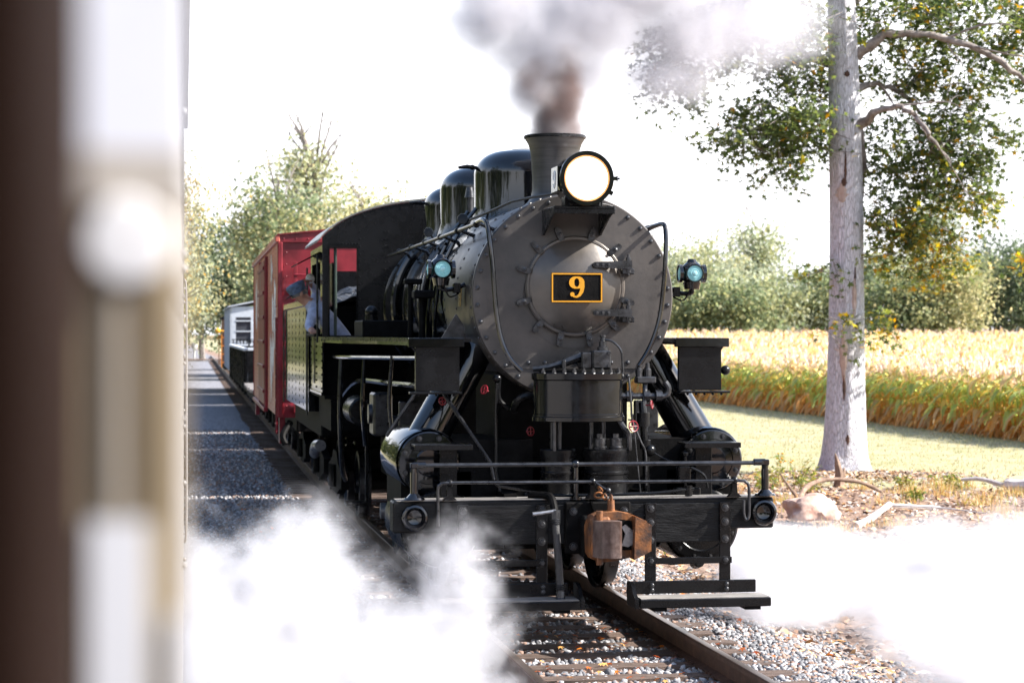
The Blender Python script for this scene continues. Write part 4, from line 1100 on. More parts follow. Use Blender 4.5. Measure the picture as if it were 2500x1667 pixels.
# --- pale grey cupola car
c = rolling("grey_car", 76.2, 89.0, "pale grey box-bodied car with framed end windows behind the gondola", "rail car")
L = 6.4
for s in (-1, 1):
    mb = MB(); mb.bb(s * 1.45, s * 1.42, -L, L, 1.0, 3.25); part("side_wall", mb, 'greycar', c)
for k in range(20):
    mb = MB(); y = -L + .3 + k * .64; mb.bb(-1.475, -1.451, y - .03, y + .03, 1.0, 3.24); part("side_batten", mb, 'greycar', c)
mb = MB(); mb.bb(-1.41, 1.41, -L, -L + .03, 2.9, 3.28); mb.bb(-1.41, 1.41, -L, -L + .03, 1.0, 2.0); mb.bb(-1.41, -1.25, -L, -L + .03, 2.0, 2.9); mb.bb(-.72, -.58, -L, -L + .03, 2.0, 2.9); mb.bb(1.2, 1.41, -L, -L + .03, 2.0, 2.9); part("end_wall", mb, 'greycar', c)
mb = MB(); mb.bb(-1.41, 1.41, L - .03, L, 1.0, 3.25); part("end_wall", mb, 'greycar', c)
for (x0, x1) in ((-1.25, -.72), (-.58, 1.2)):
    mb = MB(); mb.bb(x0, x1, -L + .035, -L + .05, 2.0, 2.9); w = part("window", mb, 'glassdark', c)
    mb = MB()
    for z in (2.0, 2.38, 2.75): mb.bb(x0, x1, -L - .015, -L + .03, z, z + .045)
    if x0 < -1: part("mullion", mb, 'greycar', w)
mb = MB(); mb.prism([(-1.52, 3.26), (0, 3.55), (1.52, 3.26), (1.52, 3.30), (0, 3.60), (-1.52, 3.30)], (0, 0, 0), (1, 0, 0), (0, 0, 1), 2 * L + .2); part("roof", mb, 'greycar', c)
mb = MB(); mb.bb(-.3, .3, -2.0, -1.0, 3.6, 3.85, .03); part("roof_hatch", mb, 'lampyellow', c)
mb = MB(); mb.bb(-1.3, 1.3, -L, L, .78, .998); part("underframe", mb, 'matte', c)
truck(c, -4.6); truck(c, 4.6)
# --- caboose farthest back
cb = rolling("caboose", 90.2, 99.5, "red caboose with orange end ladder, last car of the train", "caboose")
L = 4.6
mb = MB(); mb.bb(-1.45, 1.45, -L + .7, L - .7, 1.0, 2.95, .03); part("body", mb, 'carred', cb)
mb = MB(); mb.bb(-1.55, 1.55, -L, L, 2.951, 3.08, .04); part("roof", mb, 'matte', cb)
mb = MB(); mb.bb(-1.45, 1.45, -L, L, .82, .998); part("platform", mb, 'matte', cb)
for s in (-1, 1):
    mb = MB()
    for x in (-1.56, -1.2): mb.bb(x - .02, x + .02, s * L - .02, s * L + .02, .9, 2.3)
    for k in range(4): mb.bb(-1.54, -1.22, s * L - .015, s * L + .015, 1.1 + k * .35, 1.14 + k * .35)
    part("end_ladder", mb, 'orange', cb)
mb = MB(); mb.lathe([(.0005, -.10), (.09, -.08), (.12, 0), (.09, .08), (.0005, .10)], (-1.72, -L, 2.45), (0, 1, 0), 16, False, False); mb.bb(-1.6, -1.45, -L - .02, -L + .02, 2.42, 2.48); part("marker_disc", mb, 'lampyellow', cb)
truck(cb, -2.6); truck(cb, 2.6)

# --- passenger train the camera rides in (close, out of focus)
M['coachbrown'] = mat("dark_brown_coach", (0.0150, 0.0080, 0.0058), 0.7, 0, 0.25, 3, 0.1, 20, spec=.02)
M['coachgold'] = mat("ochre_coach_paint", (0.24, 0.17, 0.07), 0.42, 0, 0.25, 4, 0.06, 20, col2=(0.36, 0.27, 0.13), stretch=(1, .3, 1))
M['coachcream'] = mat("cream_coach_trim", (0.30, 0.29, 0.29), 0.4, 0, 0.15, 4)
M['coachgreen'] = mat("dark_green_coach", (0.035, 0.055, 0.045), 0.3, 0, 0.2, 4)
M['coachglass'] = mat("coach_glass", (0.20, 0.22, 0.27), 0.05, 0.6, 0.05, 3)
M['endpale'] = mat("pale_end_paint", (.70, .71, .78), .5, 0, .1, 2)
M['endgrey'] = mat("grey_end_paint", (.60, .60, .63), .5, 0, .1, 3)
M['endbeige'] = mat("beige_end_paint", (.42, .38, .34), .5, 0, .1, 3)
M['endgold'] = mat("ochre_end_paint", (.26, .19, .10), .5, 0, .2, 3, col2=(.34, .27, .17), stretch=(8, 1, .5))
M['endbrown'] = mat("brown_end_strip", (.13, .095, .06), .6)
M['highlight_disc'] = mat("pale_highlight_disc", (.66, .65, .66), .95, 0, .05, 3, spec=.0)
def coach(name, x0, y0, length, rz, label, near):
    o = empty(name, (x0, y0, 0), rz)
    tag(o, label, "coach")
    Lc = length; zt = 3.95
    body = ('coachbrown', 'coachcream', 'coachgold')[near]
    up = {0: 'coachbrown', 1: 'coachcream', 2: 'coachgreen'}[near]
    zb = {0: 1.6, 1: 2.36, 2: 1.88}[near]
    mb = MB(); mb.bb(-.04, 0, 0, Lc, .98, zb); mb.bb(-2.95, -2.91, 0, Lc, .98, zb); part("side_panel", mb, body, o)
    mb = MB(); mb.bb(-.04, 0, 0, Lc, zb + .0005, zb + .16); mb.bb(-.04, 0, 0, Lc, 3.35, zt - .2); mb.bb(-2.95, -2.91, 0, Lc, zb + .0005, zt - .2); part("letterboard", mb, up, o)
    nw = max(1, int(Lc / (1.55 if near != 1 else 4.0))); pw = Lc / nw
    for k in range(nw + 1):
        mb = MB(); y = min(max(k * pw, .12), Lc - .12); mb.bb(-.04, .003, y - .12, y + .12, zb + .16, 3.35); part("window_post", mb, up, o)
    for k in range(nw):
        a, b = k * pw + .12, (k + 1) * pw - .12
        if k == 0: a = .24
        mb = MB(); mb.bb(-.03, -.022, a, b, zb + .16, 3.35); wdw = part("window", mb, 'coachglass' if near else 'coachbrown', o)
        mb = MB(); mb.bb(-.02, .004, a, b, zb + .161, zb + .20); mb.bb(-.02, .004, a, b, 3.2, 3.23); part("sash", mb, 'coachcream' if near == 1 else up, wdw)
    for ye in (0, Lc - .04):
        mb = MB(); mb.bb(-2.9, -.0405, ye, ye + .04, .98, zt - .2); part("end_wall", mb, body, o)
    mb = MB(); mb.bb(0, .018 if near != 1 else .0016, 0, Lc, zb - .05, zb); part("belt_rail", mb, 'coachcream' if near else body, o)
    pr = [(.03, zt - .2)] + [(-1.475 + 1.5 * math.cos(R(a)), zt - .2 + .55 * math.sin(R(a))) for a in range(5, 180, 10)] + [(-2.98, zt - .2)]
    mb = MB(); mb.prism(pr, (0, Lc / 2, 0), (1, 0, 0), (0, 0, 1), Lc); part("roof", mb, 'coachbrown' if near != 1 else 'coachcream', o)
    mb = MB(); mb.bb(-2.8, -.15, .1, Lc - .1, .6, .975); part("underframe", mb, 'matte', o)
    if near != 0:
        mb = MB(); mb.bb(-.10, .02 if near != 1 else -.001, .05, Lc - .05, .80, .97, .01); part("side_sill", mb, 'coachcream' if near == 1 else 'coachbrown', o)
    if Lc > 6:
        for yc in (2.2, Lc - 2.2):
            t = empty("truck", (-1.475, 0, 0), 0, o)
            for dy in (-.9, .9):
                for s in (-1, 1):
                    mb = MB(); mb.lathe([(.45, -.07), (.45, -.04), (.42, -.035), (.42, .07), (.34, .075), (.12, .03)], (s * .755, yc + dy, .42), (s, 0, 0), 24); part("wheel", mb, 'steel', t)
            mb = MB()
            for s in (-1, 1): mb.bb(s * .95, s * 1.05, yc - 1.3, yc + 1.3, .40, .58, .02)
            part("side_frame", mb, 'matte', t)
    return o
coach("passenger_coach", -0.029, -5.33, 6.03, 0, "dark brown coach edge, nearest of all, blurred at the far left", 0)
gc = coach("passenger_coach", 0.0068, 0.84, 14.5, -.0088, "pale cream and ochre coach in soft blur along the left edge", 1)
# made-up end strips on the ochre coach, coloured after its out-of-focus tones
for (nm, a, m_, yd) in (("end_band_pale", (-.60, .0007, 2.3613, 3.74), 'endpale', .004), ("end_band_beige", (-.60, .0007, 2.3411, 2.3611), 'endbeige', .005), ("end_band_ochre", (-.60, .0007, .985, 2.3409), 'endgold', .0035),
                        ("end_strip_grey", (-0.03531, -0.01303, .985, 2.2185), 'endgrey', .006), ("end_edge_grey", (-0.00394, .0010, .985, 2.1817), 'endgrey', .0055), ("end_strip_brown", (-0.01166, -0.00926, 2.2194, 2.3462), 'endbrown', .006), ("end_strip_beige", (-0.02623, -0.0228, 2.2194, 2.3119), 'endbeige', .006)):
    mb = MB(); mb.bb(a[0], a[1], -yd, -.0005, a[2], a[3]); part(nm, mb, m_, gc)
for i in range(26):
    mb = MB(); y = 2.6 + i * .42; z = (1.25, 2.36, 2.52, 2.05, 1.72, 2.95, 2.30)[i % 7] + .1 * math.sin(i * 2.3)
    mb.sphere((.003, y, z), .005 + .0025 * (i % 3), 10, 6); part("rivet_glint", mb, 'coachcream', gc)  # rivets drawn as pale balls to stand for their sun glints
for (y, z0, z1) in ((13.0, 1.0, 2.6),):
    mb = MB(); mb.tube(arc([(-.01, y, z0), (.016, y, z0 + .02), (.018, y, (z0 + z1) / 2), (.016, y, z1 - .02), (-.01, y, z1)]), .007, 8); part("grab_iron", mb, 'coachcream', gc)
mb = MB(); mb.lathe([(0.0165, 0), (0.0165, .006), (0.0149, .008), (.0003, .0085)], (-0.02074, -.006, 2.3257), (0, -1, 0), 32, True, False); part("round_highlight", mb, 'highlight_disc', gc)  # pale disc painted in for a soft round highlight

# ================================================================== TRACK
track = empty("railway_track", (0, 0, 0)); tag(track, kind="structure")
prof = [(-.065, -.175), (.065, -.175), (.065, -.162), (.012, -.145), (.010, -.055), (.036, -.040), (.0365, -.008), (.030, 0.0), (-.030, 0.0), (-.0365, -.008), (-.036, -.040), (-.010, -.055), (-.012, -.145), (-.065, -.162)]
ys = list(np.arange(7.0, 60, 1.0)) + list(np.arange(60, 240.1, 5.0))
for s in (-1, 1):
    for (nm, sel) in (("rail", 0), ("rail_head", 1)):
        mb = MB(); vv = []; ff = []
        pr = prof if not sel else [(-.027, .0006), (.027, .0006), (.020, .0022), (-.020, .0022)]
        n = len(pr)
        for y in ys:
            x = track_x(y) + s * .7525
            vv += [(x + p[0], y, p[1]) for p in pr]
        for i in range(len(ys) - 1):
            for k in range(n): ff.append((i * n + k, i * n + (k + 1) % n, (i + 1) * n + (k + 1) % n, (i + 1) * n + k))
        mb.add(vv, ff)
        if not sel: ro = part("rail", mb, 'rail', track)
        else: part("rail_head", mb, 'railtop', ro)
tie_me = []
for k in range(5):
    bm = bmesh.new(); bmesh.ops.create_cube(bm, size=1)
    bmesh.ops.subdivide_edges(bm, edges=[e for e in bm.edges if abs((e.verts[0].co - e.verts[1].co).x) > .5], cuts=10)
    for v in bm.verts:
        v.co = Vector((v.co.x * 2.6 + random.uniform(-.02, .02), v.co.y * .225 + random.uniform(-.010, .010), v.co.z * .17 + random.uniform(-.008, .006)))
    me = bpy.data.meshes.new("tie"); bm.to_mesh(me); bm.free(); me.materials.append(M['tie']); tie_me.append(me)
y = 9.2; nt = 0
plate_mb = MB(); plate_mb.bb(-.10, .10, -.09, .09, -.006, .012, .003)
for sx in (-.085, .085):
    for sy in (-.055, .055): plate_mb.box((sx * .75, sy, .02), (.022, .022, .02))
tp_me = plate_mb.mesh("tie_plate"); tp_me.materials.append(M['rail'])
while y < 66:
    t = link("tie", tie_me[nt % 5], None, track, (track_x(y) + random.uniform(-.05, .05), y + random.uniform(-.03, .03), -.258), (0, 0, track_a(y) + random.uniform(-.02, .02)))
    if y < 22:
        for s in (-1, 1): link("tie_plate", tp_me, None, track, (track_x(y) + s * .7525, y, -.184), (0, 0, 0))
    y += .53; nt += 1
mb = MB()
while y < 200:
    x = track_x(y); mb.bb(x - 1.3, x + 1.3, y - .11, y + .11, -.35, -.185); y += .55
tag(part("far_ties", mb, 'tie', track), kind="stuff")
# ================================================================== GROUND
TREE = Vector((13.15, 40.2, -.5))
def ground_z(x, y):
    d = x - track_x(y)
    if d > 0:
        t = min(max((d - 1.45) / 1.3, 0), 1); z = -.20 - .27 * t * t * (3 - 2 * t)
    else: z = -.205
    r = math.hypot((x - TREE.x) / 1.5, (y - TREE.y + .9) / 1.1)
    z += .10 * math.exp(-(r / 1.35) ** 2)
    z += .05 * math.exp(-(((x - 10) / 3) ** 2 + ((y - 33) / 5) ** 2)) * math.sin(x * 1.7) * math.sin(y * 1.3)
    if y > 60 and x > 22.5:
        t = min((x - 22.5) / 7, 1); z += t * t * (3 - 2 * t) * .0135 * min(y - 60, 140)
    if x < -4: z -= min((-4 - x) * .05, .4)
    return z
gx = np.concatenate([[-1500, -600, -200, -80, -40, -20, -10, -6], np.arange(-4, 24.01, .3), [26, 30, 40, 60, 90, 140, 250, 500, 900, 1500]])
gy = np.concatenate([[-600, -200, -50, -10, 0], np.arange(4, 46.01, .35), np.arange(47, 70, 1.5), [75, 80, 90, 100, 120, 150, 200, 260, 350, 500, 800, 1400, 2600]])
V = np.array([(x, y, ground_z(x, y)) for y in gy for x in gx]); nx, ny = len(gx), len(gy)
F = np.array([(j * nx + i, j * nx + i + 1, (j + 1) * nx + i + 1, (j + 1) * nx + i) for j in range(ny - 1) for i in range(nx - 1)])
gme = np_mesh("ground", V, F, smooth=True)
def ground_mat():
    m = bpy.data.materials.new("ground_cover"); m.use_nodes = True
    N, Lk = m.node_tree.nodes, m.node_tree.links; b = N["Principled BSDF"]; b.inputs["Roughness"].default_value = .9; b.inputs["Specular IOR Level"].default_value = .15
    tc = N.new("ShaderNodeTexCoord"); sp = N.new("ShaderNodeSeparateXYZ"); Lk.new(tc.outputs["Object"], sp.inputs[0])
    def noise(sc, det=5, rough=.6):
        n = N.new("ShaderNodeTexNoise"); n.inputs["Scale"].default_value = sc; n.inputs["Detail"].default_value = det; n.inputs["Roughness"].default_value = rough
        Lk.new(tc.outputs["Object"], n.inputs["Vector"]); return n.outputs["Fac"]
    def ramp(f, a, b_, p=(.35, .65)):
        r = N.new("ShaderNodeValToRGB"); r.color_ramp.elements[0].color = (*a, 1); r.color_ramp.elements[1].color = (*b_, 1); r.color_ramp.elements[0].position = p[0]; r.color_ramp.elements[1].position = p[1]
        Lk.new(f, r.inputs[0]); return r.outputs[0]
    def mr(v, a, b_):
        r = N.new("ShaderNodeMapRange"); r.inputs["From Min"].default_value = a; r.inputs["From Max"].default_value = b_; r.interpolation_type = 'SMOOTHSTEP'; Lk.new(v, r.inputs["Value"]); return r.outputs[0]
    def mth(op, a, b_):
        n = N.new("ShaderNodeMath"); n.operation = op
        for i, v in enumerate((a, b_)):
            if isinstance(v, (int, float)): n.inputs[i].default_value = v
            else: Lk.new(v, n.inputs[i])
        return n.outputs[0]
    def mix(f, a, b_):
        n = N.new("ShaderNodeMixRGB"); Lk.new(f, n.inputs[0]); Lk.new(a, n.inputs[1]); Lk.new(b_, n.inputs[2]); return n.outputs[0]
    vor = N.new("ShaderNodeTexVoronoi"); vor.inputs["Scale"].default_value = 22; Lk.new(tc.outputs["Object"], vor.inputs["Vector"])
    stone = ramp(vor.outputs["Color"], (.07, .07, .08), (.30, .30, .33), (.1, .9))
    litter = ramp(noise(30, 6), (.10, .062, .042), (.34, .23, .17))
    grass = mix(ramp(noise(.35, 4, .6), (0, 0, 0), (1, 1, 1), (.4, .7)), ramp(noise(1.4, 8, .8), (.22, .215, .10), (.36, .33, .21)), ramp(noise(2.2, 8, .8), (.27, .23, .13), (.41, .36, .25)))
    soil = ramp(noise(3, 6), (.16, .12, .06), (.28, .21, .10))
    wob = mth('MULTIPLY', mth('SUBTRACT', noise(.8, 6, .7), .5), 4.0)
    xw = mth('ADD', sp.outputs["X"], wob)
    c = mix(mr(xw, 4.9, 5.9), stone, litter)
    # the lawn starts behind a line that runs past the tree
    yy = mth('ADD', sp.outputs["Y"], mth('MULTIPLY', sp.outputs["X"], .62))
    g = mr(mth('ADD', yy, mth('MULTIPLY', wob, .5)), 44.0, 45.6)
    gx_ = mr(xw, 6.8, 7.6)
    c = mix(mth('MULTIPLY', g, gx_), c, grass)
    c = mix(mr(sp.outputs["X"], 22.2, 22.6), c, soil)
    left = mr(sp.outputs["X"], -3.4, -4.6); c = mix(left, c, grass)
    far = mth('MULTIPLY', mr(sp.outputs["Y"], 106, 112), mr(sp.outputs["X"], 9.5, 10.5)); 
    Lk.new(c, b.inputs["Base Color"])
    bp = N.new("ShaderNodeBump"); bp.inputs["Strength"].default_value = .7; bp.inputs["Distance"].default_value = .03
    Lk.new(noise(24, 6), bp.inputs["Height"]); Lk.new(bp.outputs[0], b.inputs["Normal"])
    return m
tag(link("ground", gme, ground_mat()), kind="structure")
# ballast stones
ico = bmesh.new(); bmesh.ops.create_icosphere(ico, subdivisions=1, radius=1); ico.verts.index_update()
IV = np.array([v.co[:] for v in ico.verts]); IF = np.array([[v.index for v in f.verts] for f in ico.faces]); ico.free()
def stone_set(P, smin, smax, rng=RNG):
    n = len(P); out = []
    for k in range(6):
        idx = np.arange(k, n, 6)
        if not len(idx): continue
        tv = IV * (1 + rng.uniform(-.32, .22, (len(IV), 1)))
        s = rng.uniform(smin, smax, len(idx)); S = np.stack([s, s * rng.uniform(.6, 1, len(idx)), s * rng.uniform(.5, .85, len(idx))], 1)
        g = rng.uniform(0, 1, len(idx)) ** 2.2
        c = np.stack([.115 + .32 * g, .115 + .315 * g, .122 + .32 * g], 1) * rng.uniform(.8, 1.1, (len(idx), 1))
        br = rng.uniform(0, 1, len(idx)) < .2
        c[br] = np.array([.26, .17, .13]) * rng.uniform(.6, 1.1, (br.sum(), 1))
        out.append(scatter(tv, IF, P[idx], rand_rot(len(idx), None, rng), S, c))
    return stack(out)
def rnd_pts(n, x0, x1, y0, y1, dz=0.0, rng=RNG):
    x = rng.uniform(x0, x1, n); y = rng.uniform(y0, y1, n)
    return np.array([(a, b, ground_z(a, b) + dz) for a, b in zip(x, y)])
Pst = np.concatenate([
    rnd_pts(14000, TX - 1.5, TX + 1.5, 11.5, 21, .008), rnd_pts(5000, TX - 1.4, TX + 1.4, 21, 32, .008),
    rnd_pts(6000, TX + 1.2, TX + 2.1, 13, 24, .005), rnd_pts(1800, TX + 2.1, TX + 2.9, 13, 24, .0), rnd_pts(3000, TX + 1.2, TX + 2.4, 24, 44, .005),
    rnd_pts(15000, .15, TX - 1.3, 13, 30, .008), rnd_pts(9000, .2, TX - 1.2, 30, 56, .01)])
near_tie = np.abs(((Pst[:, 1] - 9.2 + .265) % .53) - .265) < .135
in_bed = np.abs(Pst[:, 0] - TX) < 1.32
Pst = Pst[~(near_tie & in_bed & (RNG.uniform(0, 1, len(Pst)) < .88))]
V, F, C = stone_set(Pst, .018, .040)
vcol = mat("stone_plain", (.2, .2, .2), .85)
def attr_mat(name, rough=.85, spec=.3):
    m = bpy.data.materials.new(name); m.use_nodes = True; N, Lk = m.node_tree.nodes, m.node_tree.links; b = N["Principled BSDF"]; b.inputs["Roughness"].default_value = rough; b.inputs["Specular IOR Level"].default_value = spec
    at = N.new("ShaderNodeAttribute"); at.attribute_name = "Col"
    tc = N.new("ShaderNodeTexCoord"); nz = N.new("ShaderNodeTexNoise"); nz.inputs["Scale"].default_value = 45; nz.inputs["Detail"].default_value = 4; Lk.new(tc.outputs["Object"], nz.inputs["Vector"])
    mr = N.new("ShaderNodeMapRange"); mr.inputs["To Min"].default_value = .7; mr.inputs["To Max"].default_value = 1.3; Lk.new(nz.outputs["Fac"], mr.inputs["Value"])
    vm = N.new("ShaderNodeVectorMath"); vm.operation = 'SCALE'; Lk.new(at.outputs["Color"], vm.inputs[0]); Lk.new(mr.outputs[0], vm.inputs["Scale"]); Lk.new(vm.outputs[0], b.inputs["Base Color"])
    return m
M['stones'] = attr_mat("ballast_stone")
tag(link("ballast_stones", np_mesh("ballast_stones", V, F, C), M['stones']), "grey crushed stone ballast around the rails", "gravel", kind="stuff")

# ================================================================== ENGINEER
def skin_body(name, joints, edges, root, levels=2):
    me = bpy.data.meshes.new(name)
    names = list(joints); idx = {n: i for i, n in enumerate(names)}
    me.from_pydata([joints[n][0] for n in names], [(idx[a], idx[b]) for a, b in edges], [])
    o = bpy.data.objects.new(name, me); COL.objects.link(o)
    sk = o.modifiers.new("skin", 'SKIN'); sk.use_smooth_shade = True
    for i, n in enumerate(names):
        r = joints[n][1]; sv = me.skin_vertices[0].data[i]
        sv.radius = r if isinstance(r, tuple) else (r, r); sv.use_root = (n == root)
    ss = o.modifiers.new("sub", 'SUBSURF'); ss.levels = levels; ss.render_levels = levels
    dg = bpy.context.evaluated_depsgraph_get()
    ev = o.evaluated_get(dg); m2 = bpy.data.meshes.new_from_object(ev)
    o.modifiers.clear(); o.data = m2; bpy.data.meshes.remove(me)
    return o
px_, py_ = TX, TY + 8.93
J = {}
def j(n, x, y, z, r): J[n] = ((px_ + x, py_ + y, z), r)
j('pelvis', -1.10, .05, 2.13, (.15, .14)); j('belly', -1.20, .05, 2.30, (.15, .14)); j('chest', -1.36, .05, 2.50, (.17, .15)); j('upper', -1.47, .06, 2.62, (.14, .12)); j('neck', -1.545, .06, 2.675, .060)
j('jaw', -1.600, .06, 2.715, (.070, .075)); j('head', -1.640, .06, 2.765, (.088, .095)); j('crown', -1.665, .06, 2.82, (.080, .085))
j('shR', -1.47, -.14, 2.58, .085); j('elR', -1.56, -.26, 2.37, .055); j('wrR', -1.52, -.40, 2.335, .036); j('paR', -1.52, -.46, 2.33, (.038, .022))
j('shL', -1.45, .25, 2.62, .085); j('elL', -1.42, .38, 2.80, .055); j('wrL', -1.50, .20, 2.90, .036); j('paL', -1.53, .13, 2.92, (.038, .024))
j('hipR', -1.10, -.05, 2.10, .115); j('knR', -1.06, -.48, 2.16, .080); j('anR', -1.08, -.52, 1.74, .055); j('toR', -1.08, -.70, 1.65, .045)
j('hipL', -1.02, .14, 2.10, .115); j('knL', -.95, -.36, 2.12, .080); j('anL', -.95, -.40, 1.74, .055); j('toL', -.95, -.58, 1.65, .045)
E_ = [('pelvis', 'belly'), ('belly', 'chest'), ('chest', 'upper'), ('upper', 'neck'), ('neck', 'jaw'), ('jaw', 'head'), ('head', 'crown'), ('chest', 'shR'), ('shR', 'elR'), ('elR', 'wrR'), ('wrR', 'paR'), ('chest', 'shL'), ('shL', 'elL'), ('elL', 'wrL'), ('wrL', 'paL'),
      ('pelvis', 'hipR'), ('hipR', 'knR'), ('knR', 'anR'), ('anR', 'toR'), ('pelvis', 'hipL'), ('hipL', 'knL'), ('knL', 'anL'), ('anL', 'toL')]
for sd, base, dirv in (('R', J['paR'][0], Vector((0, -1, -.15))), ('L', J['paL'][0], Vector((-.75, -.6, .1)))):
    side = dirv.cross(Vector((0, 0, 1))).normalized()
    for k, (off, ln) in enumerate(((-.030, .060), (-.010, .072), (.010, .068), (.030, .055))):
        p1 = Vector(base) + side * off + dirv.normalized() * .03; p2 = p1 + dirv.normalized() * ln * .6; p3 = p2 + dirv.normalized() * ln * .35 + Vector((0, 0, -.02))
        for nme, p in ((f'f{sd}{k}a', p1), (f'f{sd}{k}b', p2), (f'f{sd}{k}c', p3)): J[nme] = (tuple(p), .0085)
        E_ += [('pa' + sd, f'f{sd}{k}a'), (f'f{sd}{k}a', f'f{sd}{k}b'), (f'f{sd}{k}b', f'f{sd}{k}c')]
    t1 = Vector(base) + side * -.045 + dirv.normalized() * -.01; t2 = t1 + dirv.normalized() * .04 + side * -.012
    J[f't{sd}a'] = (tuple(t1), .010); J[f't{sd}b'] = (tuple(t2), .009); E_ += [('pa' + sd, f't{sd}a'), (f't{sd}a', f't{sd}b')]
man = skin_body("person", J, E_, 'pelvis')
tag(man, "person in blue cap and pale blue shirt leaning out of the cab window", "person")
M['skin'] = mat("skin", (.42, .21, .14), .5, 0, .12, 12)
M['shirt'] = mat("pale_blue_shirt", (.42, .46, .62), .85, 0, .2, 14, .5, 18)
M['denim'] = mat("blue_denim", (.03, .075, .16), .85, 0, .3, 20, .4, 60)
M['cap'] = mat("denim_cap", (.10, .14, .22), .85, 0, .35, 26, .5, 60)
M['boot'] = mat("boot_leather", (.02, .016, .013), .5)
for k in ('shirt', 'skin', 'denim', 'boot'): man.data.materials.append(M[k])
nk = Vector(J['neck'][0]); wR = Vector(J['wrR'][0]); wL = Vector(J['wrL'][0])
for p in man.data.polygons:
    c = p.center; k = 0
    if (c - Vector(J['head'][0])).length < .175 and (c - nk).dot(Vector((-.5, 0, .6))) > -.01: k = 1
    if (c - wR).length < .19 and c.y < wR.y + .02: k = 1
    if (c - Vector(J['paL'][0])).length < .14 and c.x < wL.x + .02: k = 1
    if c.z < 2.24 and c.x > px_ - 1.30: k = 2
    if c.z < 1.78: k = 3
    p.material_index = k; p.use_smooth = True
hc = Vector(J['head'][0]); tilt = Matrix.Rotation(R(-28), 3, 'Y')
mb = MB()
def hp(x, y, z): return hc + tilt @ Vector((x, y, z))
vv = []; ff = []; n = 20
lev = [(.104, .112, .02), (.108, .116, .055), (.118, .124, .085), (.120, .126, .115), (.100, .105, .138), (.05, .052, .146), (.001, .001, .147)]
for (a, b, z) in lev:
    for k in range(n):
        t = 2 * PI * k / n; wv = 1 + .03 * math.sin(5 * t) * (z > .06); vv.append(hp(a * wv * math.cos(t), b * wv * math.sin(t), z))
for i in range(len(lev) - 1):
    for k in range(n): ff.append((i * n + k, i * n + (k + 1) % n, (i + 1) * n + (k + 1) % n, (i + 1) * n + k))
mb.add(vv, ff)
cap = part("cap", mb, 'cap', man)
mb = MB(); pv = [(-.09, -.08), (-.13, -.07), (-.165, -.035), (-.17, .0), (-.165, .035), (-.13, .07), (-.09, .08)]
mb.add([hp(p[0], p[1], .022 - .10 * max(0, -p[0] - .1)) for p in pv] + [hp(p[0], p[1], .032 - .10 * max(0, -p[0] - .1)) for p in pv], [tuple(range(6, -1, -1)), tuple(range(7, 14))] + [(i, (i + 1) % 7, 7 + (i + 1) % 7, 7 + i) for i in range(7)])
part("visor", mb, 'matte', cap)
for sy in (-1, 1):
    mb = MB(); c = hp(.015, sy * .098, -.012); mb.sphere(c, .03, 10, 8, (.7, .35, 1.1)); part("ear", mb, 'skin', man)
mb = MB(); a = hp(-.088, 0, -.0); mb.sphere(a, .022, 8, 6, (1.1, .8, 1.0)); part("nose", mb, 'skin', man)
for sy in (-1, 1):
    mb = MB(); mb.sphere(hp(-.083, sy * .035, .012), .011, 8, 6); part("eye", mb, 'matte', man)
mb = MB(); mb.sphere(hp(-.080, 0, -.052), .018, 8, 6, (.6, 1.3, .5)); part("mouth", mb, mat("lips", (.30, .10, .09), .5), man)
mb = MB()
for k in range(n):
    pass
mb.lathe([(.098, -.02), (.102, .022)], hc, tilt @ Vector((.15, 0, 1)), 20, False, False); part("hair", mb, mat("grey_hair", (.16, .15, .14), .8), man)
mb = MB(); pl = Vector(J['paL'][0]); mb.sphere(pl + Vector((.02, .0, .03)), .055, 10, 8, (1, .7, 1.1)); part("glove_cuff", mb, 'white', man)
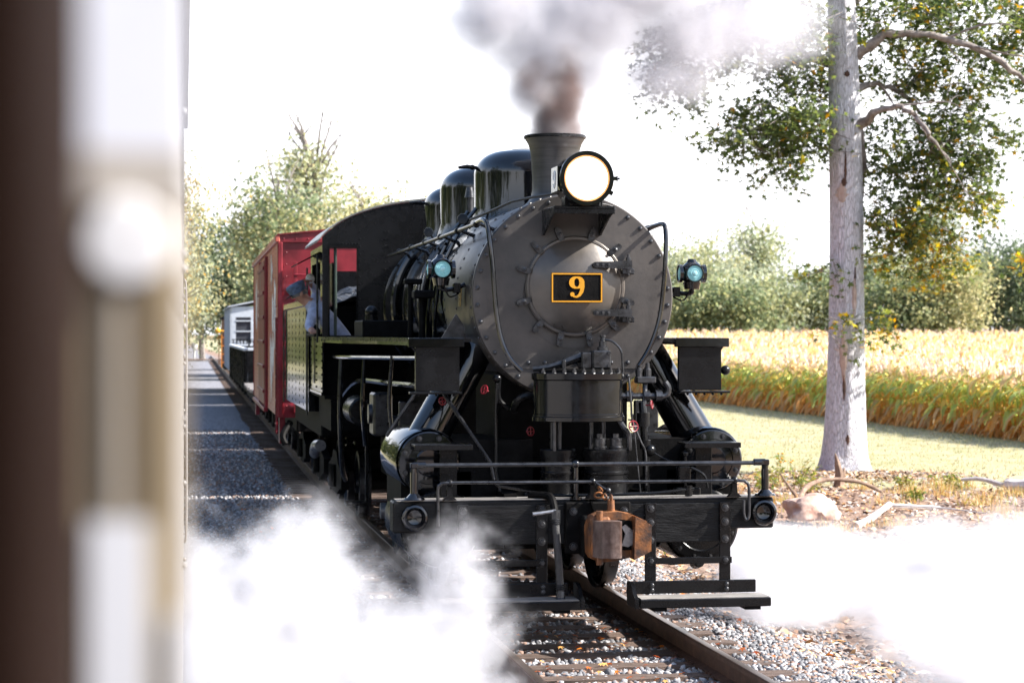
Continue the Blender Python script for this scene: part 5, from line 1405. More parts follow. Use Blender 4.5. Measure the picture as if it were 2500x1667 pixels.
# ================================================================== BIG TREE
def bark_mat():
    m = bpy.data.materials.new("grey_furrowed_bark"); m.use_nodes = True
    N, Lk = m.node_tree.nodes, m.node_tree.links; b = N["Principled BSDF"]; b.inputs["Roughness"].default_value = .88; b.inputs["Specular IOR Level"].default_value = .2
    tc = N.new("ShaderNodeTexCoord"); mp = N.new("ShaderNodeMapping"); mp.inputs["Scale"].default_value = (1, 1, .13); Lk.new(tc.outputs["Object"], mp.inputs[0])
    n0 = N.new("ShaderNodeTexNoise"); n0.inputs["Scale"].default_value = 3; n0.inputs["Detail"].default_value = 5; Lk.new(mp.outputs[0], n0.inputs["Vector"])
    ad = N.new("ShaderNodeVectorMath"); ad.operation = 'MULTIPLY_ADD'; Lk.new(n0.outputs["Color"], ad.inputs[0]); ad.inputs[1].default_value = (.14, .14, .14); Lk.new(mp.outputs[0], ad.inputs[2])
    v = N.new("ShaderNodeTexVoronoi"); v.feature = 'DISTANCE_TO_EDGE'; v.inputs["Scale"].default_value = 33; Lk.new(ad.outputs[0], v.inputs["Vector"])
    r = N.new("ShaderNodeValToRGB"); r.color_ramp.elements[0].position = .0; r.color_ramp.elements[1].position = .16
    r.color_ramp.elements[0].color = (.32, .315, .325, 1); r.color_ramp.elements[1].color = (.56, .56, .60, 1); Lk.new(v.outputs["Distance"], r.inputs[0])
    n1 = N.new("ShaderNodeTexNoise"); n1.inputs["Scale"].default_value = 22; n1.inputs["Detail"].default_value = 6; Lk.new(tc.outputs["Object"], n1.inputs["Vector"])
    mx = N.new("ShaderNodeMixRGB"); mx.blend_type = 'OVERLAY'; mx.inputs[0].default_value = .35; Lk.new(r.outputs[0], mx.inputs[1]); Lk.new(n1.outputs["Fac"], mx.inputs[2]); Lk.new(mx.outputs[0], b.inputs["Base Color"])
    bp = N.new("ShaderNodeBump"); bp.inputs["Strength"].default_value = .7; bp.inputs["Distance"].default_value = .02
    mr = N.new("ShaderNodeMapRange"); mr.inputs["From Max"].default_value = .2; Lk.new(v.outputs["Distance"], mr.inputs["Value"]); Lk.new(mr.outputs[0], bp.inputs["Height"]); Lk.new(bp.outputs[0], b.inputs["Normal"])
    return m
M['bark'] = bark_mat()
M['branch'] = mat("branch_bark", (.15, .125, .11), .85, 0, .3, 10, .5, 30, col2=(.30, .27, .25))
M['leaf'] = leaf_mat("sweetgum_leaf", .5)
tree = empty("sweetgum_tree", TREE); tag(tree, "large grey-barked tree with star-shaped leaves standing on a mulch mound", "tree")
tx0, ty0, tz0 = TREE
# trunk: ring-by-ring with root flare and fluting
zs = [-.35, -.15, 0, .12, .25, .45, .8, 1.3, 2, 3, 4, 5, 6, 7, 8, 9, 10, 11.2, 12.5]
rs = [.80, .68, .585, .53, .49, .455, .42, .39, .365, .345, .333, .325, .318, .308, .295, .275, .25, .20, .13]
vv = []; ff = []; n = 56
for i, (z, r) in enumerate(zip(zs, rs)):
    ox = .10 * math.sin(z * .35 + .4) - .04; oy = .06 * math.sin(z * .5)
    for k in range(n):
        t = 2 * PI * k / n
        fl = 1 + (.14 * math.exp(-max(z, 0) / .35) * math.sin(5 * t + .6)) + .018 * math.sin(7 * t + z * .7) + .014 * math.sin(13 * t - z)
        vv.append((ox + r * fl * math.cos(t), oy + r * fl * math.sin(t), z))
for i in range(len(zs) - 1):
    for k in range(n): ff.append((i * n + k, i * n + (k + 1) % n, (i + 1) * n + (k + 1) % n, (i + 1) * n + k))
mb = MB(); mb.add(vv, ff); trunk = part("trunk", mb, 'bark', tree)
M['scar'] = mat("bare_wood_scar", (.30, .20, .15), .7, 0, .3, 7, .3, 30, col2=(.50, .42, .38), stretch=(1, 1, .3))
M['scar_dark'] = mat("torn_bark", (.07, .035, .022), .85, 0, .4, 9, .5, 30)
def scar(z, a, w, h, dark):
    """torn strip of bark lying on the trunk's curve; a = azimuth from the camera side"""
    i = max(k for k in range(len(zs)) if zs[k] <= z); f = (z - zs[i]) / (zs[i + 1] - zs[i]); r = rs[i] * (1 - f) + rs[i + 1] * f + .010
    ox = .10 * math.sin(z * .35 + .4) - .04; oy = .06 * math.sin(z * .5)
    mb = MB(); vv = []; ff = []; m = 10
    for q in range(m + 1):
        t = q / m; hw = w / 2 * (math.sin(PI * min(t * 1.0 + .03, .97)) ** .6) * (1 + .18 * math.sin(q * 2.1)); zz = z + (t - .5) * h
        for e in (-1, -.4, .4, 1):
            an = a + e * hw / r; d = .012 if abs(e) < .9 else -.02
            vv.append((ox + (r + d) * math.cos(an), oy + (r + d) * math.sin(an), zz))
    for q in range(m):
        for k in range(3): ff.append((q * 4 + k, q * 4 + k + 1, q * 4 + k + 5, q * 4 + k + 4))
    mb.add(vv, ff); part("bark_scar", mb, 'scar_dark' if dark else 'scar', trunk)
CA = -PI / 2 - .32   # azimuth facing the camera
for sc in ((5.55, CA - .25, .30, .38, 0), (5.75, CA - .12, .16, .16, 1), (6.05, CA + .0, .06, .75, 1), (3.5, CA + .45, .14, .75, 0), (3.75, CA + .50, .06, .70, 1), (2.35, CA - .15, .20, 1.0, 0), (1.75, CA - .10, .08, .5, 1), (7.85, CA + .25, .14, .12, 1), (.75, CA + .12, .10, .20, 1), (2.95, CA + .62, .12, .12, 1)):
    scar(*sc)
# limbs (world points -> local)
def W2T(p): return (p[0] - tx0, p[1] - ty0, p[2] - tz0)
limbs = [
    ([(13.35, 40.1, 7.75), (13.72, 39.8, 8.04), (14.15, 39.6, 8.12), (14.9, 39.4, 8.02), (15.8, 39.2, 7.66), (16.45, 39.1, 7.18), (17.4, 39.0, 6.4)], [.13, .082, .07, .064, .057, .05, .03]),
    ([(13.35, 40.1, 6.35), (13.65, 39.5, 6.60), (13.95, 39.2, 6.62), (14.25, 39.0, 6.36), (14.55, 39.0, 5.95), (14.9, 39.1, 5.6)], [.11, .065, .053, .045, .035, .015]),
    ([(13.4, 40.3, 7.1), (13.9, 40.5, 7.22), (14.5, 40.6, 7.05), (15.2, 40.8, 6.5)], [.08, .055, .045, .02]),
    ([(13.5, 40.3, 6.3), (13.65, 40.5, 5.6), (13.55, 40.7, 5.0)], [.06, .05, .03]),
    ([(12.9, 40.4, 7.6), (12.2, 40.6, 7.9), (11.3, 40.7, 8.1), (10.2, 40.8, 7.8)], [.10, .07, .05, .02]),
    ([(12.9, 40.3, 6.6), (12.3, 40.2, 6.55), (11.6, 40.1, 6.4), (11.0, 40.0, 6.1)], [.07, .05, .035, .015]),
    ([(13.3, 40.5, 8.8), (14.2, 41.2, 9.4), (15.5, 41.8, 9.6), (17.2, 42.0, 9.4)], [.14, .11, .08, .04]),
    ([(12.9, 40.0, 9.0), (12.0, 39.0, 9.4), (10.8, 38.4, 9.4)], [.10, .07, .03]),
    ([(13.3, 39.9, 9.4), (13.9, 38.9, 10.2), (14.8, 38.0, 10.8)], [.10, .08, .03]),
    ([(13.1, 40.2, 10.0), (12.6, 41.2, 11.3), (12.2, 42, 12.5)], [.13, .1, .04])]
tips = []; twigs = MB()
for pts, rad in limbs:
    P = arc(pts, 4); rr = [rad[min(i // 4, len(rad) - 2)] * (1 - (i % 4) / 4) + rad[min(i // 4 + 1, len(rad) - 1)] * ((i % 4) / 4) for i in range(len(P))]; rr[-1] = rad[-1]
    lrn = random.Random(len(P) * 7 + int(rad[0] * 1000))
    P = [p + Vector((lrn.gauss(0, .022), lrn.gauss(0, .03), lrn.gauss(0, .022))) * (0 if i < 2 else 1) for i, p in enumerate(P)]
    rr = [r_ * lrn.uniform(.88, 1.14) for r_ in rr]
    mb = MB(); mb.tube([W2T(p) for p in P], rr, 10); lb_ = part("limb", mb, 'branch', tree)
    for q in range(6):          # forking side branches
        i = lrn.randrange(len(P) // 4, len(P) - 1); d = (P[i + 1] - P[i]).normalized()
        sv = Vector((lrn.uniform(-.6, .6), lrn.uniform(-.7, .7), lrn.uniform(-.7, .9))); L1 = lrn.uniform(.5, 1.2); r1 = rr[i] * lrn.uniform(.3, .5)
        a1 = P[i] + (d + sv) * L1 * .4; a2 = a1 + (d * .8 + sv * .6 + Vector((0, 0, lrn.uniform(-.5, .1)))) * L1 * .4; a3 = a2 + (d * .5 + sv * .4 + Vector((0, 0, -.4))) * L1 * .4
        mb = MB(); mb.tube([W2T(p) for p in arc([P[i], a1, a2, a3], 3)], [r1 * (1 - k / 10.5) for k in range(10)], 6, False); part("side_branch", mb, 'branch', lb_)
        for (s0, s1) in ((a1, a2), (a2, a3)):
            e1 = s0 + (s1 - s0) * .6 + Vector((lrn.uniform(-.4, .4), lrn.uniform(-.4, .4), lrn.uniform(-.35, .3))) * .8
            twigs.tube([W2T(s0), W2T((s0 + e1) / 2 + Vector((0, 0, .03))), W2T(e1)], [.014, .010, .004], 5, False)
# foliage masses: centre, radii, leaf count, yellowness
blobs = [
    ((11.5, 40.3, 8.35), (1.5, 1.2, .75), 1000, .10), ((10.2, 40.5, 7.75), (.95, .9, .55), 560, .08), ((12.35, 40.4, 7.7), (.75, .9, .70), 560, .22), ((9.75, 40.3, 7.05), (.45, .6, .35), 210, .05),
    ((11.9, 40.2, 6.55), (.95, .9, .55), 700, .12), ((11.15, 40.1, 6.1), (.65, .7, .42), 380, .08), ((11.7, 40.0, 5.55), (.50, .5, .28), 150, .15), ((12.5, 40.4, 6.1), (.5, .7, .5), 280, .2),
    ((14.4, 40.6, 8.55), (1.1, 1.2, .65), 750, .28), ((15.9, 40.4, 8.6), (1.2, 1.2, .65), 850, .30), ((17.2, 40.2, 7.9), (.9, 1.1, .9), 700, .25), ((14.3, 40.9, 7.45), (.85, .8, .40), 360, .25),
    ((15.5, 40.3, 7.35), (.9, .9, .45), 420, .35), ((14.4, 40.4, 6.0), (.75, .9, .75), 520, .12), ((15.5, 40.1, 6.2), (.95, .9, .62), 700, .14), ((15.1, 40.0, 5.45), (.75, .7, .45), 520, .35),
    ((13.95, 40.5, 5.3), (.42, .7, .6), 170, .05), ((15.6, 40.0, 5.0), (.55, .6, .40), 330, .55), ((14.1, 40.2, 4.55), (.55, .6, .38), 330, .5), ((14.8, 40.1, 4.25), (.65, .6, .35), 380, .55), ((13.95, 40.0, 3.85), (.32, .4, .28), 130, .6), ((15.2, 40.0, 3.65), (.35, .4, .18), 90, .55), ((16.75, 39.8, 3.75), (.28, .3, .16), 60, .75), ((14.5, 40.0, 3.6), (.35, .4, .2), 90, .6),
    ((12.6, 39.8, 3.5), (.28, .3, .16), 45, .5), ((12.75, 39.7, 2.45), (.16, .2, .32), 40, .6), ((13.75, 39.6, 2.55), (.22, .25, .32), 80, .55), ((13.2, 39.75, 7.4), (.14, .1, .18), 24, .3), ((12.95, 39.7, 6.5), (.22, .1, .26), 40, .35), ((12.95, 39.7, 8.35), (.3, .15, .35), 60, .3),
    ((13.5, 41.5, 10.5), (3.2, 2.6, 1.3), 1800, .2), ((11.0, 39.5, 9.7), (1.6, 1.5, .7), 500, .15), ((13.0, 42, 12.3), (2.3, 2.2, 1.2), 900, .2), ((16.8, 41.5, 9.8), (1.6, 1.6, .8), 700, .2)]
# star leaf template: five pointed lobes
lv = [(0, 0, 0)]; lf = []
for k in range(5):
    a = PI / 2 + (k - 2) * R(62); b = a + R(31)
    ln = (.80, .95, 1.05, .95, .80)[k]
    lv.append((ln * math.cos(a), ln * math.sin(a), -.10 * ln)); lv.append((.36 * math.cos(b), .36 * math.sin(b), .03))
lv.append((.30 * math.cos(PI / 2 - 2 * R(62) - R(31)), .30 * math.sin(PI / 2 - 2 * R(62) - R(31)), .03))
ring = [11] + list(range(1, 11))
ring = [11, 1, 2, 3, 4, 5, 6, 7, 8, 9]
lv = lv; lf = [(0, ring[i], ring[i + 1]) for i in range(9)] + [(0, 9, 10), (0, 10, 11)]
LV, LF = np.array(lv) * .5, np.array(lf)
lr = np.random.default_rng(4)
GREENS = np.array([(.055, .085, .028), (.08, .115, .04), (.11, .145, .05), (.065, .095, .045), (.14, .165, .06)])
YELL = np.array([(.38, .30, .05), (.42, .25, .03), (.28, .28, .06), (.20, .24, .06), (.34, .32, .07)])
allP = []; allC = []
for (c, r, cnt, yl) in blobs:
    cnt = int(cnt * 2.1); nspray = max(3, cnt // 16)
    for s in range(nspray):
        d = lr.normal(size=3); d /= np.linalg.norm(d); rad = lr.uniform(.25, 1) ** (1 / 2.2)
        p = np.array(c) + d * rad * np.array(r)
        dirv = d * np.array([1, 1, .2]) + lr.normal(0, .35, 3) + np.array([0, 0, -.45]); dirv /= np.linalg.norm(dirv)
        Ls = lr.uniform(.35, .7); nl = int(cnt / nspray)
        if lr.uniform() < .35: twigs.tube([W2T(p - dirv * .25), W2T(p + dirv * Ls * .5), W2T(p + dirv * Ls)], [.011, .007, .003], 4, False)
        t = lr.uniform(0, 1, nl)[:, None]
        Pp = p + dirv * Ls * t + lr.normal(0, .11, (nl, 3))
        allP.append(Pp)
        base = GREENS[lr.integers(0, 5, nl)] * lr.uniform(.75, 1.25, (nl, 1))
        yspray = yl * lr.uniform(.0, 1.5) * (1 if yl > .4 else .55)
        ysel = lr.uniform(0, 1, nl) < yspray
        yc = YELL[lr.integers(0, 5, nl)] * lr.uniform(.7, 1.1, (nl, 1))
        base[ysel] = yc[ysel]
        allC.append(base)
P = np.concatenate(allP); C = np.concatenate(allC)
# keep leaves off the trunk's face except the small epicormic tufts
inb = (P[:, 0] > 12.72) & (P[:, 0] < 13.55) & (P[:, 1] < 40.25) & (P[:, 2] < 9.6) & (P[:, 2] > 4.0)
tuft = np.zeros(len(P), bool)
keep = ~inb | (lr.uniform(0, 1, len(P)) < .10)
P, C = P[keep], C[keep]
n = len(P)
perm = lr.permutation(n); P, C = P[perm], C[perm]
S = lr.uniform(.13, .215, n)
Mr = rand_rot(n, .95, lr)
vis = (P[:, 2] < 9.2) & (P[:, 1] < 40.2); order = np.argsort(-(vis * 1.0) - S * .01 * vis)
first = order[:220]; rest = order[220:]
me_leaf = []
cols = [(.055, .09, .025), (.085, .125, .035), (.045, .075, .022), (.44, .30, .03), (.26, .26, .045)]
for c in cols: me_leaf.append(np_mesh("leaf", LV, LF, np.tile(np.array(c), (len(LF), 1))))
for mm in me_leaf: mm.materials.append(M['leaf'])
for q, i in enumerate(first):
    o = link("leaf", me_leaf[int(np.argmin(((np.array(cols) - C[i]) ** 2).sum(1)))], None, tree, W2T(P[i]), None, (S[i],) * 3)
    o.rotation_euler = Matrix(Mr[i].tolist()).to_euler()
V, F, Cc = scatter(LV, LF, P[rest] - np.array(TREE), Mr[rest], S[rest], C[rest])
tag(link("foliage", np_mesh("foliage", V, F, Cc), M['leaf'], tree), kind="stuff")
tag(twigs.build("twigs", M['branch'], tree), kind="stuff")

# ================================================================== BACKGROUND TREES
M['bgleaf'] = leaf_mat("distant_leaf", .42, .6)
QV = np.array([(-.5, -.35, 0), (.5, -.35, .08), (.5, .35, 0), (-.5, .35, .08)]) ; QF = np.array([(0, 1, 2, 3)])
PAL = {'green': [(0.135, 0.176, 0.090), (0.162, 0.203, 0.120), (0.121, 0.155, 0.090)], 'yellow': [(.42, .40, .22), (.34, .34, .19), (.46, .42, .24)], 'olive': [(0.243, 0.257, 0.128), (0.203, 0.230, 0.120), (0.311, 0.311, 0.165)], 'dark': [(0.074, 0.101, 0.060), (0.088, 0.115, 0.075), (0.101, 0.128, 0.075)], 'pale': [(0.351, 0.378, 0.270), (0.405, 0.419, 0.300), (0.297, 0.338, 0.240)], 'gold': [(0.540, 0.365, 0.105), (0.405, 0.338, 0.135), (0.297, 0.284, 0.135)]}
def bg_tree(x, y, h, w, pals, label, cnt=2600, leaf=.34, bare=.0, seed=0, low=.12, name="broadleaf_tree", group="trees in the background", dens=1.0):
    rg = np.random.default_rng(seed + 100); z0 = ground_z(x, y) - .1
    o = empty(name, (x, y, z0)); tag(o, label, "tree", group)
    mb = MB(); rt = random.Random(seed)
    pts = [Vector((0, 0, 0)), Vector((rt.uniform(-.2, .2), 0, h * .25)), Vector((rt.uniform(-.4, .4), rt.uniform(-.3, .3), h * .5)), Vector((rt.uniform(-.6, .6), 0, h * .8))]
    mb.tube(arc(pts, 3), [max(.02, (.022 * h) * (1 - i / 11)) for i in range(10)], 7); part("trunk", mb, 'branch', o)
    br = MB(); cl = []
    nb = int(13 + h)
    for b in range(nb):
        f = rt.uniform(low + .12, .92); a = rt.uniform(0, 2 * PI); L = w * .5 * (1 - abs(f - .5) * .9) * rt.uniform(.6, 1.05)
        s0 = Vector((0, 0, h * f * .8)); e = s0 + Vector((math.cos(a) * L, math.sin(a) * L, h * rt.uniform(.02, .16)))
        mid = (s0 + e) / 2 + Vector((0, 0, h * .03))
        br.tube([s0, mid, e], [.007 * h, .004 * h, .0015 * h], 5, False); cl.append(e); cl.append(mid)
        for q in range(2):
            e2 = mid + Vector((rt.uniform(-1, 1), rt.uniform(-1, 1), rt.uniform(.0, .9))) * L * .5; br.tube([mid, e2], [.003 * h, .001 * h], 4, False); cl.append(e2)
    for b in range(int(bare * 14)):
        a = rt.uniform(0, 2 * PI); s0 = Vector((0, 0, h * rt.uniform(.55, .8))); e = s0 + Vector((math.cos(a) * w * .22, math.sin(a) * w * .2, h * rt.uniform(.12, .28))); br.tube([s0, (s0 + e) / 2 + Vector((0, 0, .3)), e], [.006 * h, .004 * h, .0012 * h], 5, False)
        for q in range(3):
            m_ = s0.lerp(e, rt.uniform(.4, .9)); e2 = m_ + Vector((rt.uniform(-.6, .6), rt.uniform(-.6, .6), rt.uniform(.2, 1.0))); br.tube([m_, e2], [.0025 * h, .001 * h], 4, False)
    part("branches", br, 'branch', o)
    for q in range(int(7 * h / 6)):   # base clumps fill the lower crown
        cl.append(Vector((rt.gauss(0, w * .22), rt.gauss(0, w * .2), h * rt.uniform(low, .75))))
    cl = np.array([c[:] for c in cl]); per = max(8, int(cnt * 2.1 * dens / len(cl)))
    P = np.repeat(cl, per, 0); rr = np.repeat(rg.uniform(.35, 1.0, len(cl)), per)[:, None] * w * .16
    P = P + rg.normal(0, 1, P.shape) * rr * np.array([1, 1, .75])
    P = P[P[:, 2] > h * low * .4]; nP = len(P)
    pi = rg.integers(0, len(pals), len(cl)); col = []
    pal = [PAL[p] for p in pals]
    zfrac = None
    cidx = np.repeat(pi, per)[:nP] if nP <= len(cl) * per else None
    col = np.array([pal[cidx[i]][rg.integers(0, 3)] for i in range(nP)]) * rg.uniform(.75, 1.25, (nP, 1))
    V, F, Cc = scatter(QV, QF, P, rand_rot(nP, None, rg), rg.uniform(leaf * .36, leaf * .80, nP), col)
    tag(link("crown", np_mesh("crown", V, F, Cc), M['bgleaf'], o), kind="stuff")
    return o
# left group, right of the line beyond the train
def px_at(xp, Y):  # lateral X of an image column at distance Y (layout sums, metres out)
    return Y * math.tan(math.atan((xp - 1176) / 4900) + YAW)
L_ = [
    (9.2, 132, 16.8, 8.5, ['olive', 'pale', 'yellow'], "tall thin-topped tree with bare branches above the red boxcar", 3400, .30, 1.4, 1),
    (12.3, 128, 12.6, 8.0, ['yellow', 'yellow', 'olive'], "yellow-green rounded tree right above the cab roof", 4200, .30, .3, 2),
    (6.6, 126, 13.2, 7.0, ['olive', 'green', 'yellow'], "olive green tree left of the tall bare-topped one", 3800, .30, .5, 3),
    (15.2, 150, 12.0, 7.0, ['pale', 'green'], "small pale tree peeping out beside the cab roof", 2600, .30, .3, 4),
    (5.4, 150, 9.8, 5.5, ['dark', 'green'], "dark shaded tree at the right of the far track", 3400, .32, 0, 5),
    (8.0, 118, 8.5, 6.0, ['green', 'olive', 'dark'], "low dark green tree directly behind the red boxcar", 3600, .30, 0, 6),
    (11.2, 117, 8.0, 6.5, ['olive', 'dark'], "olive low tree behind the locomotive cab", 3200, .30, 0, 7),
    (3.6, 208, 15.0, 10.0, ['dark', 'green', 'dark'], "dark tree closing the view where the track ends", 4200, .42, 0, 8),
    (9.8, 215, 16.0, 11.0, ['green', 'dark', 'olive'], "far green tree right of the vanishing track", 3600, .45, 0, 9),
    (-1.0, 98, 12.2, 8.2, ['olive', 'yellow', 'gold'], "golden-leaved tree leaning over the track at the left edge", 4200, .18, .2, 10),
    (-1.1, 120, 9.0, 7.6, ['pale', 'yellow', 'pale'], "pale sunlit bushy tree left of the far track", 4200, .26, 0, 11),
    (-1.2, 150, 11.5, 7.0, ['green', 'olive'], "green tree behind the pale bushy one at the left edge", 3000, .32, 0, 12),
    (-2.5, 205, 12.0, 7.0, ['green', 'pale'], "far tree left of the vanishing track", 2400, .4, 0, 13),
]
for (x, y, h, w, pals, lab, cnt, lf_, bare, sd) in L_:
    bg_tree(x, y, h, w, pals, lab, cnt, lf_, bare, sd, dens=1.4)
# right group beyond the corn field
R_ = []
rr = random.Random(5)
spec = [(1520, 178, 9.0, 8, ['pale', 'olive'], "pale tree just right of the smokebox beyond the corn"),
        (1575, 172, 9.4, 8.5, ['pale', 'olive', 'pale'], "soft pale tree beneath the right marker lamp"),
        (1610, 165, 6.0, 7, ['olive', 'green'], "low olive bush behind the right marker lamp"),
        (1655, 175, 9.8, 9, ['pale', 'yellow', 'pale'], "pale yellowish spreading tree right of the marker lamp"),
        (1735, 178, 13.4, 7.5, ['pale', 'pale', 'olive'], "tallest thin pale tree between smokebox and trunk"),
        (1700, 164, 5.2, 8, ['green', 'olive'], "low green bush in the middle of the far hedge"),
        (1790, 168, 6.0, 8, ['olive', 'pale'], "low rounded tree left of the big trunk"),
        (1860, 172, 6.6, 7.5, ['olive', 'green'], "small olive tree touching the left side of the big trunk"),
        (1925, 168, 7.0, 7, ['green', 'olive'], "small green tree hidden partly by the big trunk"),
        (2030, 176, 9.8, 9, ['dark', 'green', 'olive'], "dark green tree just right of the big trunk"),
        (2085, 164, 7.5, 8, ['green', 'olive'], "mid green rounded tree beyond the corn right of the trunk"),
        (2130, 184, 14.4, 8.5, ['pale', 'pale', 'green'], "tall hazy pale tree behind the low hanging leaves"),
        (2165, 164, 7.4, 9, ['yellow', 'olive', 'olive'], "yellowish rounded tree with sunlit side at the right"),
        (2230, 172, 8.2, 9, ['olive', 'green'], "olive tree at the right, second from the edge"),
        (2305, 176, 10.6, 10, ['dark', 'green'], "dark tall tree near the right edge beyond the corn"),
        (2370, 168, 9.4, 9, ['dark', 'dark', 'green'], "darkest tree at the right edge beyond the corn"),
        (2440, 172, 9.0, 10, ['green', 'dark'], "green tree cut by the right edge")]
for i, (xp, Y, h, w, pals, lab) in enumerate(spec):
    bg_tree(px_at(xp, Y), Y, h, w, pals, lab, 3600 if w > 8 else 3000, .36, .25 if h > 9.5 else 0, 40 + i, low=.03)

# ================================================================== CORN
M['corn'] = leaf_mat("corn_leaf", .6, .55)
def corn_template(rg, detail):
    Vs = []; Fs = []; Cs = []
    H = rg.uniform(1.75, 2.1)
    def quad(a, b, c, d, col):
        k = len(Vs); Vs.extend([a, b, c, d]); Fs.append((k, k + 1, k + 2, k + 3)); Cs.append(col)
    def band(f):
        if f < .42: return np.array([(.66, .43, .18), (.62, .49, .29), (.58, .36, .14)][rg.integers(0, 3)])
        if f < .78: return np.array([(.33, .44, .17), (.46, .52, .22), (.68, .55, .22)][rg.integers(0, 3)])
        return np.array([(.56, .42, .20), (.42, .41, .18), (.56, .45, .27)][rg.integers(0, 3)])
    for i in range(4 if detail else 1):
        z0, z1 = H * .84 * i / (4 if detail else 1), H * .84 * (i + 1) / (4 if detail else 1); r = .014
        for (dx, dy) in ((1, 0), (0, 1)):
            quad((-dx * r, -dy * r, z0), (dx * r, dy * r, z0), (dx * r, dy * r, z1), (-dx * r, -dy * r, z1), band((z0 + z1) / 2 / H) * .8)
    nl = 12 if detail else 6
    for k in range(nl):
        f = (k + .6) / nl * .86; a = k * 2.5 + rg.uniform(-.5, .5); L = rg.uniform(.5, .8) * (1 - .3 * abs(f - .5)); c = band(f + .05) * rg.uniform(.8, 1.2); dry = f < .42
        p0 = np.array([0, 0, H * f]); up = rg.uniform(.1, .25) if not dry else rg.uniform(-.05, .12); drop = rg.uniform(.1, .35) if not dry else rg.uniform(.35, .6)
        dv = np.array([math.cos(a), math.sin(a), 0]); sv = np.array([-math.sin(a), math.cos(a), 0])
        pts = [p0, p0 + dv * L * .35 + [0, 0, up], p0 + dv * L * .7 + [0, 0, up - drop * .35], p0 + dv * L * .95 + [0, 0, up - drop]]
        wd = [.028, .068, .055, .010] if detail else [.035, .085, .07, .012]
        for q in range(3): quad(tuple(pts[q] - sv * wd[q]), tuple(pts[q] + sv * wd[q]), tuple(pts[q + 1] + sv * wd[q + 1]), tuple(pts[q + 1] - sv * wd[q + 1]), c)
    for k in range(5 if detail else 3):     # tassel
        a = k * 2 * PI / 5; t = np.array([.56, .46, .39]) * rg.uniform(.85, 1.1); e = (math.cos(a) * .10, math.sin(a) * .10, H * .84 + .22 + rg.uniform(-.03, .05)); s_ = np.array([-math.sin(a), math.cos(a), 0]) * .014; b = np.array([0, 0, H * .83])
        quad(tuple(b - s_), tuple(b + s_), tuple(np.array(e) + s_), tuple(np.array(e) - s_), t)
    if detail:
        for (dx, dy) in ((1, 0), (0, 1)): quad((.03 - dx * .03, .03 - dy * .03, H * .42), (.03 + dx * .03, .03 + dy * .03, H * .42), (.07 + dx * .02, .05 + dy * .02, H * .54), (.07 - dx * .02, .05 - dy * .02, H * .54), np.array((.55, .38, .16)))
    return np.array(Vs, float), np.array(Fs, int), np.array(Cs, float)
cr = np.random.default_rng(21)
T_hi = [corn_template(cr, True) for _ in range(7)]; T_lo = [corn_template(cr, False) for _ in range(5)]
corn_me = []
for (v, f, c) in T_hi:
    me = np_mesh("corn_stalk", v, f, c); me.materials.append(M['corn']); corn_me.append(me)
CX0 = 22.15
yy = 49.0; k = 0
while yy < 101 and k < 290:     # the front row, one by one
    o = link("corn_stalk", corn_me[k % 7], None, None, (CX0 + cr.uniform(-.10, .10), yy, ground_z(22, yy) - .02), (cr.uniform(-.10, .10), cr.uniform(-.10, .10), cr.uniform(0, 6.28)), (1, 1, cr.uniform(.88, 1.08)))
    tag(o, "ripening corn stalk in the front row of the field edge", "corn plant", "front row of corn stalks")
    yy += .18 * cr.uniform(.8, 1.25); k += 1
parts_ = []
def rows(x0, x1, step, y0, y1, sp, T):
    xs = np.arange(x0, x1, step); pts = []
    for x in xs:
        ys_ = np.arange(y0, y1, sp); pts.append(np.stack([np.full(len(ys_), x) + cr.uniform(-.12, .12, len(ys_)), ys_ + cr.uniform(-.1, .1, len(ys_)), np.array([ground_z(x, q_) for q_ in ys_]) - .02], 1))
    P = np.concatenate(pts); sel = cr.integers(0, len(T), len(P))
    for t in range(len(T)):
        q = P[sel == t]; n = len(q); 
        V, F, _ = scatter(T[t][0], T[t][1], q, rand_rot(n, .08, cr), np.stack([np.full(n, 1.1), np.full(n, 1.1), cr.uniform(.86, 1.1, n)], 1))
        Cq = np.tile(T[t][2], (n, 1)) * np.repeat(cr.uniform(.8, 1.2, (n, 1)), len(T[t][1]), 0)
        parts_.append((V, F, Cq))
rows(22.6, 25.2, .55, 48, 104, .28, T_hi)
rows(25.2, 34, .7, 46, 150, .42, T_lo)
rows(34, 78, 1.3, 60, 158, .75, T_lo)
rows(22.2, 26, .7, 104, 158, .45, T_lo)
V, F, C = stack(parts_)
tag(link("corn_field", np_mesh("corn_field", V, F, C), M['corn']), "field of ripe yellow and green corn behind the lawn", "corn", kind="stuff")

# ================================================================== LAWN, LITTER, GROUND THINGS
M['grass'] = leaf_mat("lawn_grass", .3, .7)
gr = np.random.default_rng(31)
GV = np.array([(-.5, 0, 0), (.5, 0, 0), (.25, .25, 1.0)]); GF = np.array([(0, 1, 2)])
n = 42000; x = gr.uniform(6.5, 22.2, n); y = 24 + 76 * gr.uniform(0, 1, n) ** 1.4
ok = (y + .62 * x > 44.8 + gr.normal(0, .5, n)) & (x > 6.8); x, y = x[ok], y[ok]; n = len(x)
P = np.stack([x, y, np.array([ground_z(a, b) for a, b in zip(x, y)])], 1)
cols = np.array([(.32, .30, .14), (.39, .35, .19), (.26, .27, .12), (.41, .35, .22)])[gr.integers(0, 4, n)] * gr.uniform(.8, 1.2, (n, 1))
V, F, C = scatter(GV, GF, P, rand_rot(n, .5, gr), np.stack([gr.uniform(.012, .03, n)] * 2 + [gr.uniform(.03, .075, n)], 1), cols)
tag(link("lawn_grass", np_mesh("lawn_grass", V, F, C), M['grass']), "short dry yellow-green lawn between mulch and corn", "grass", kind="stuff")
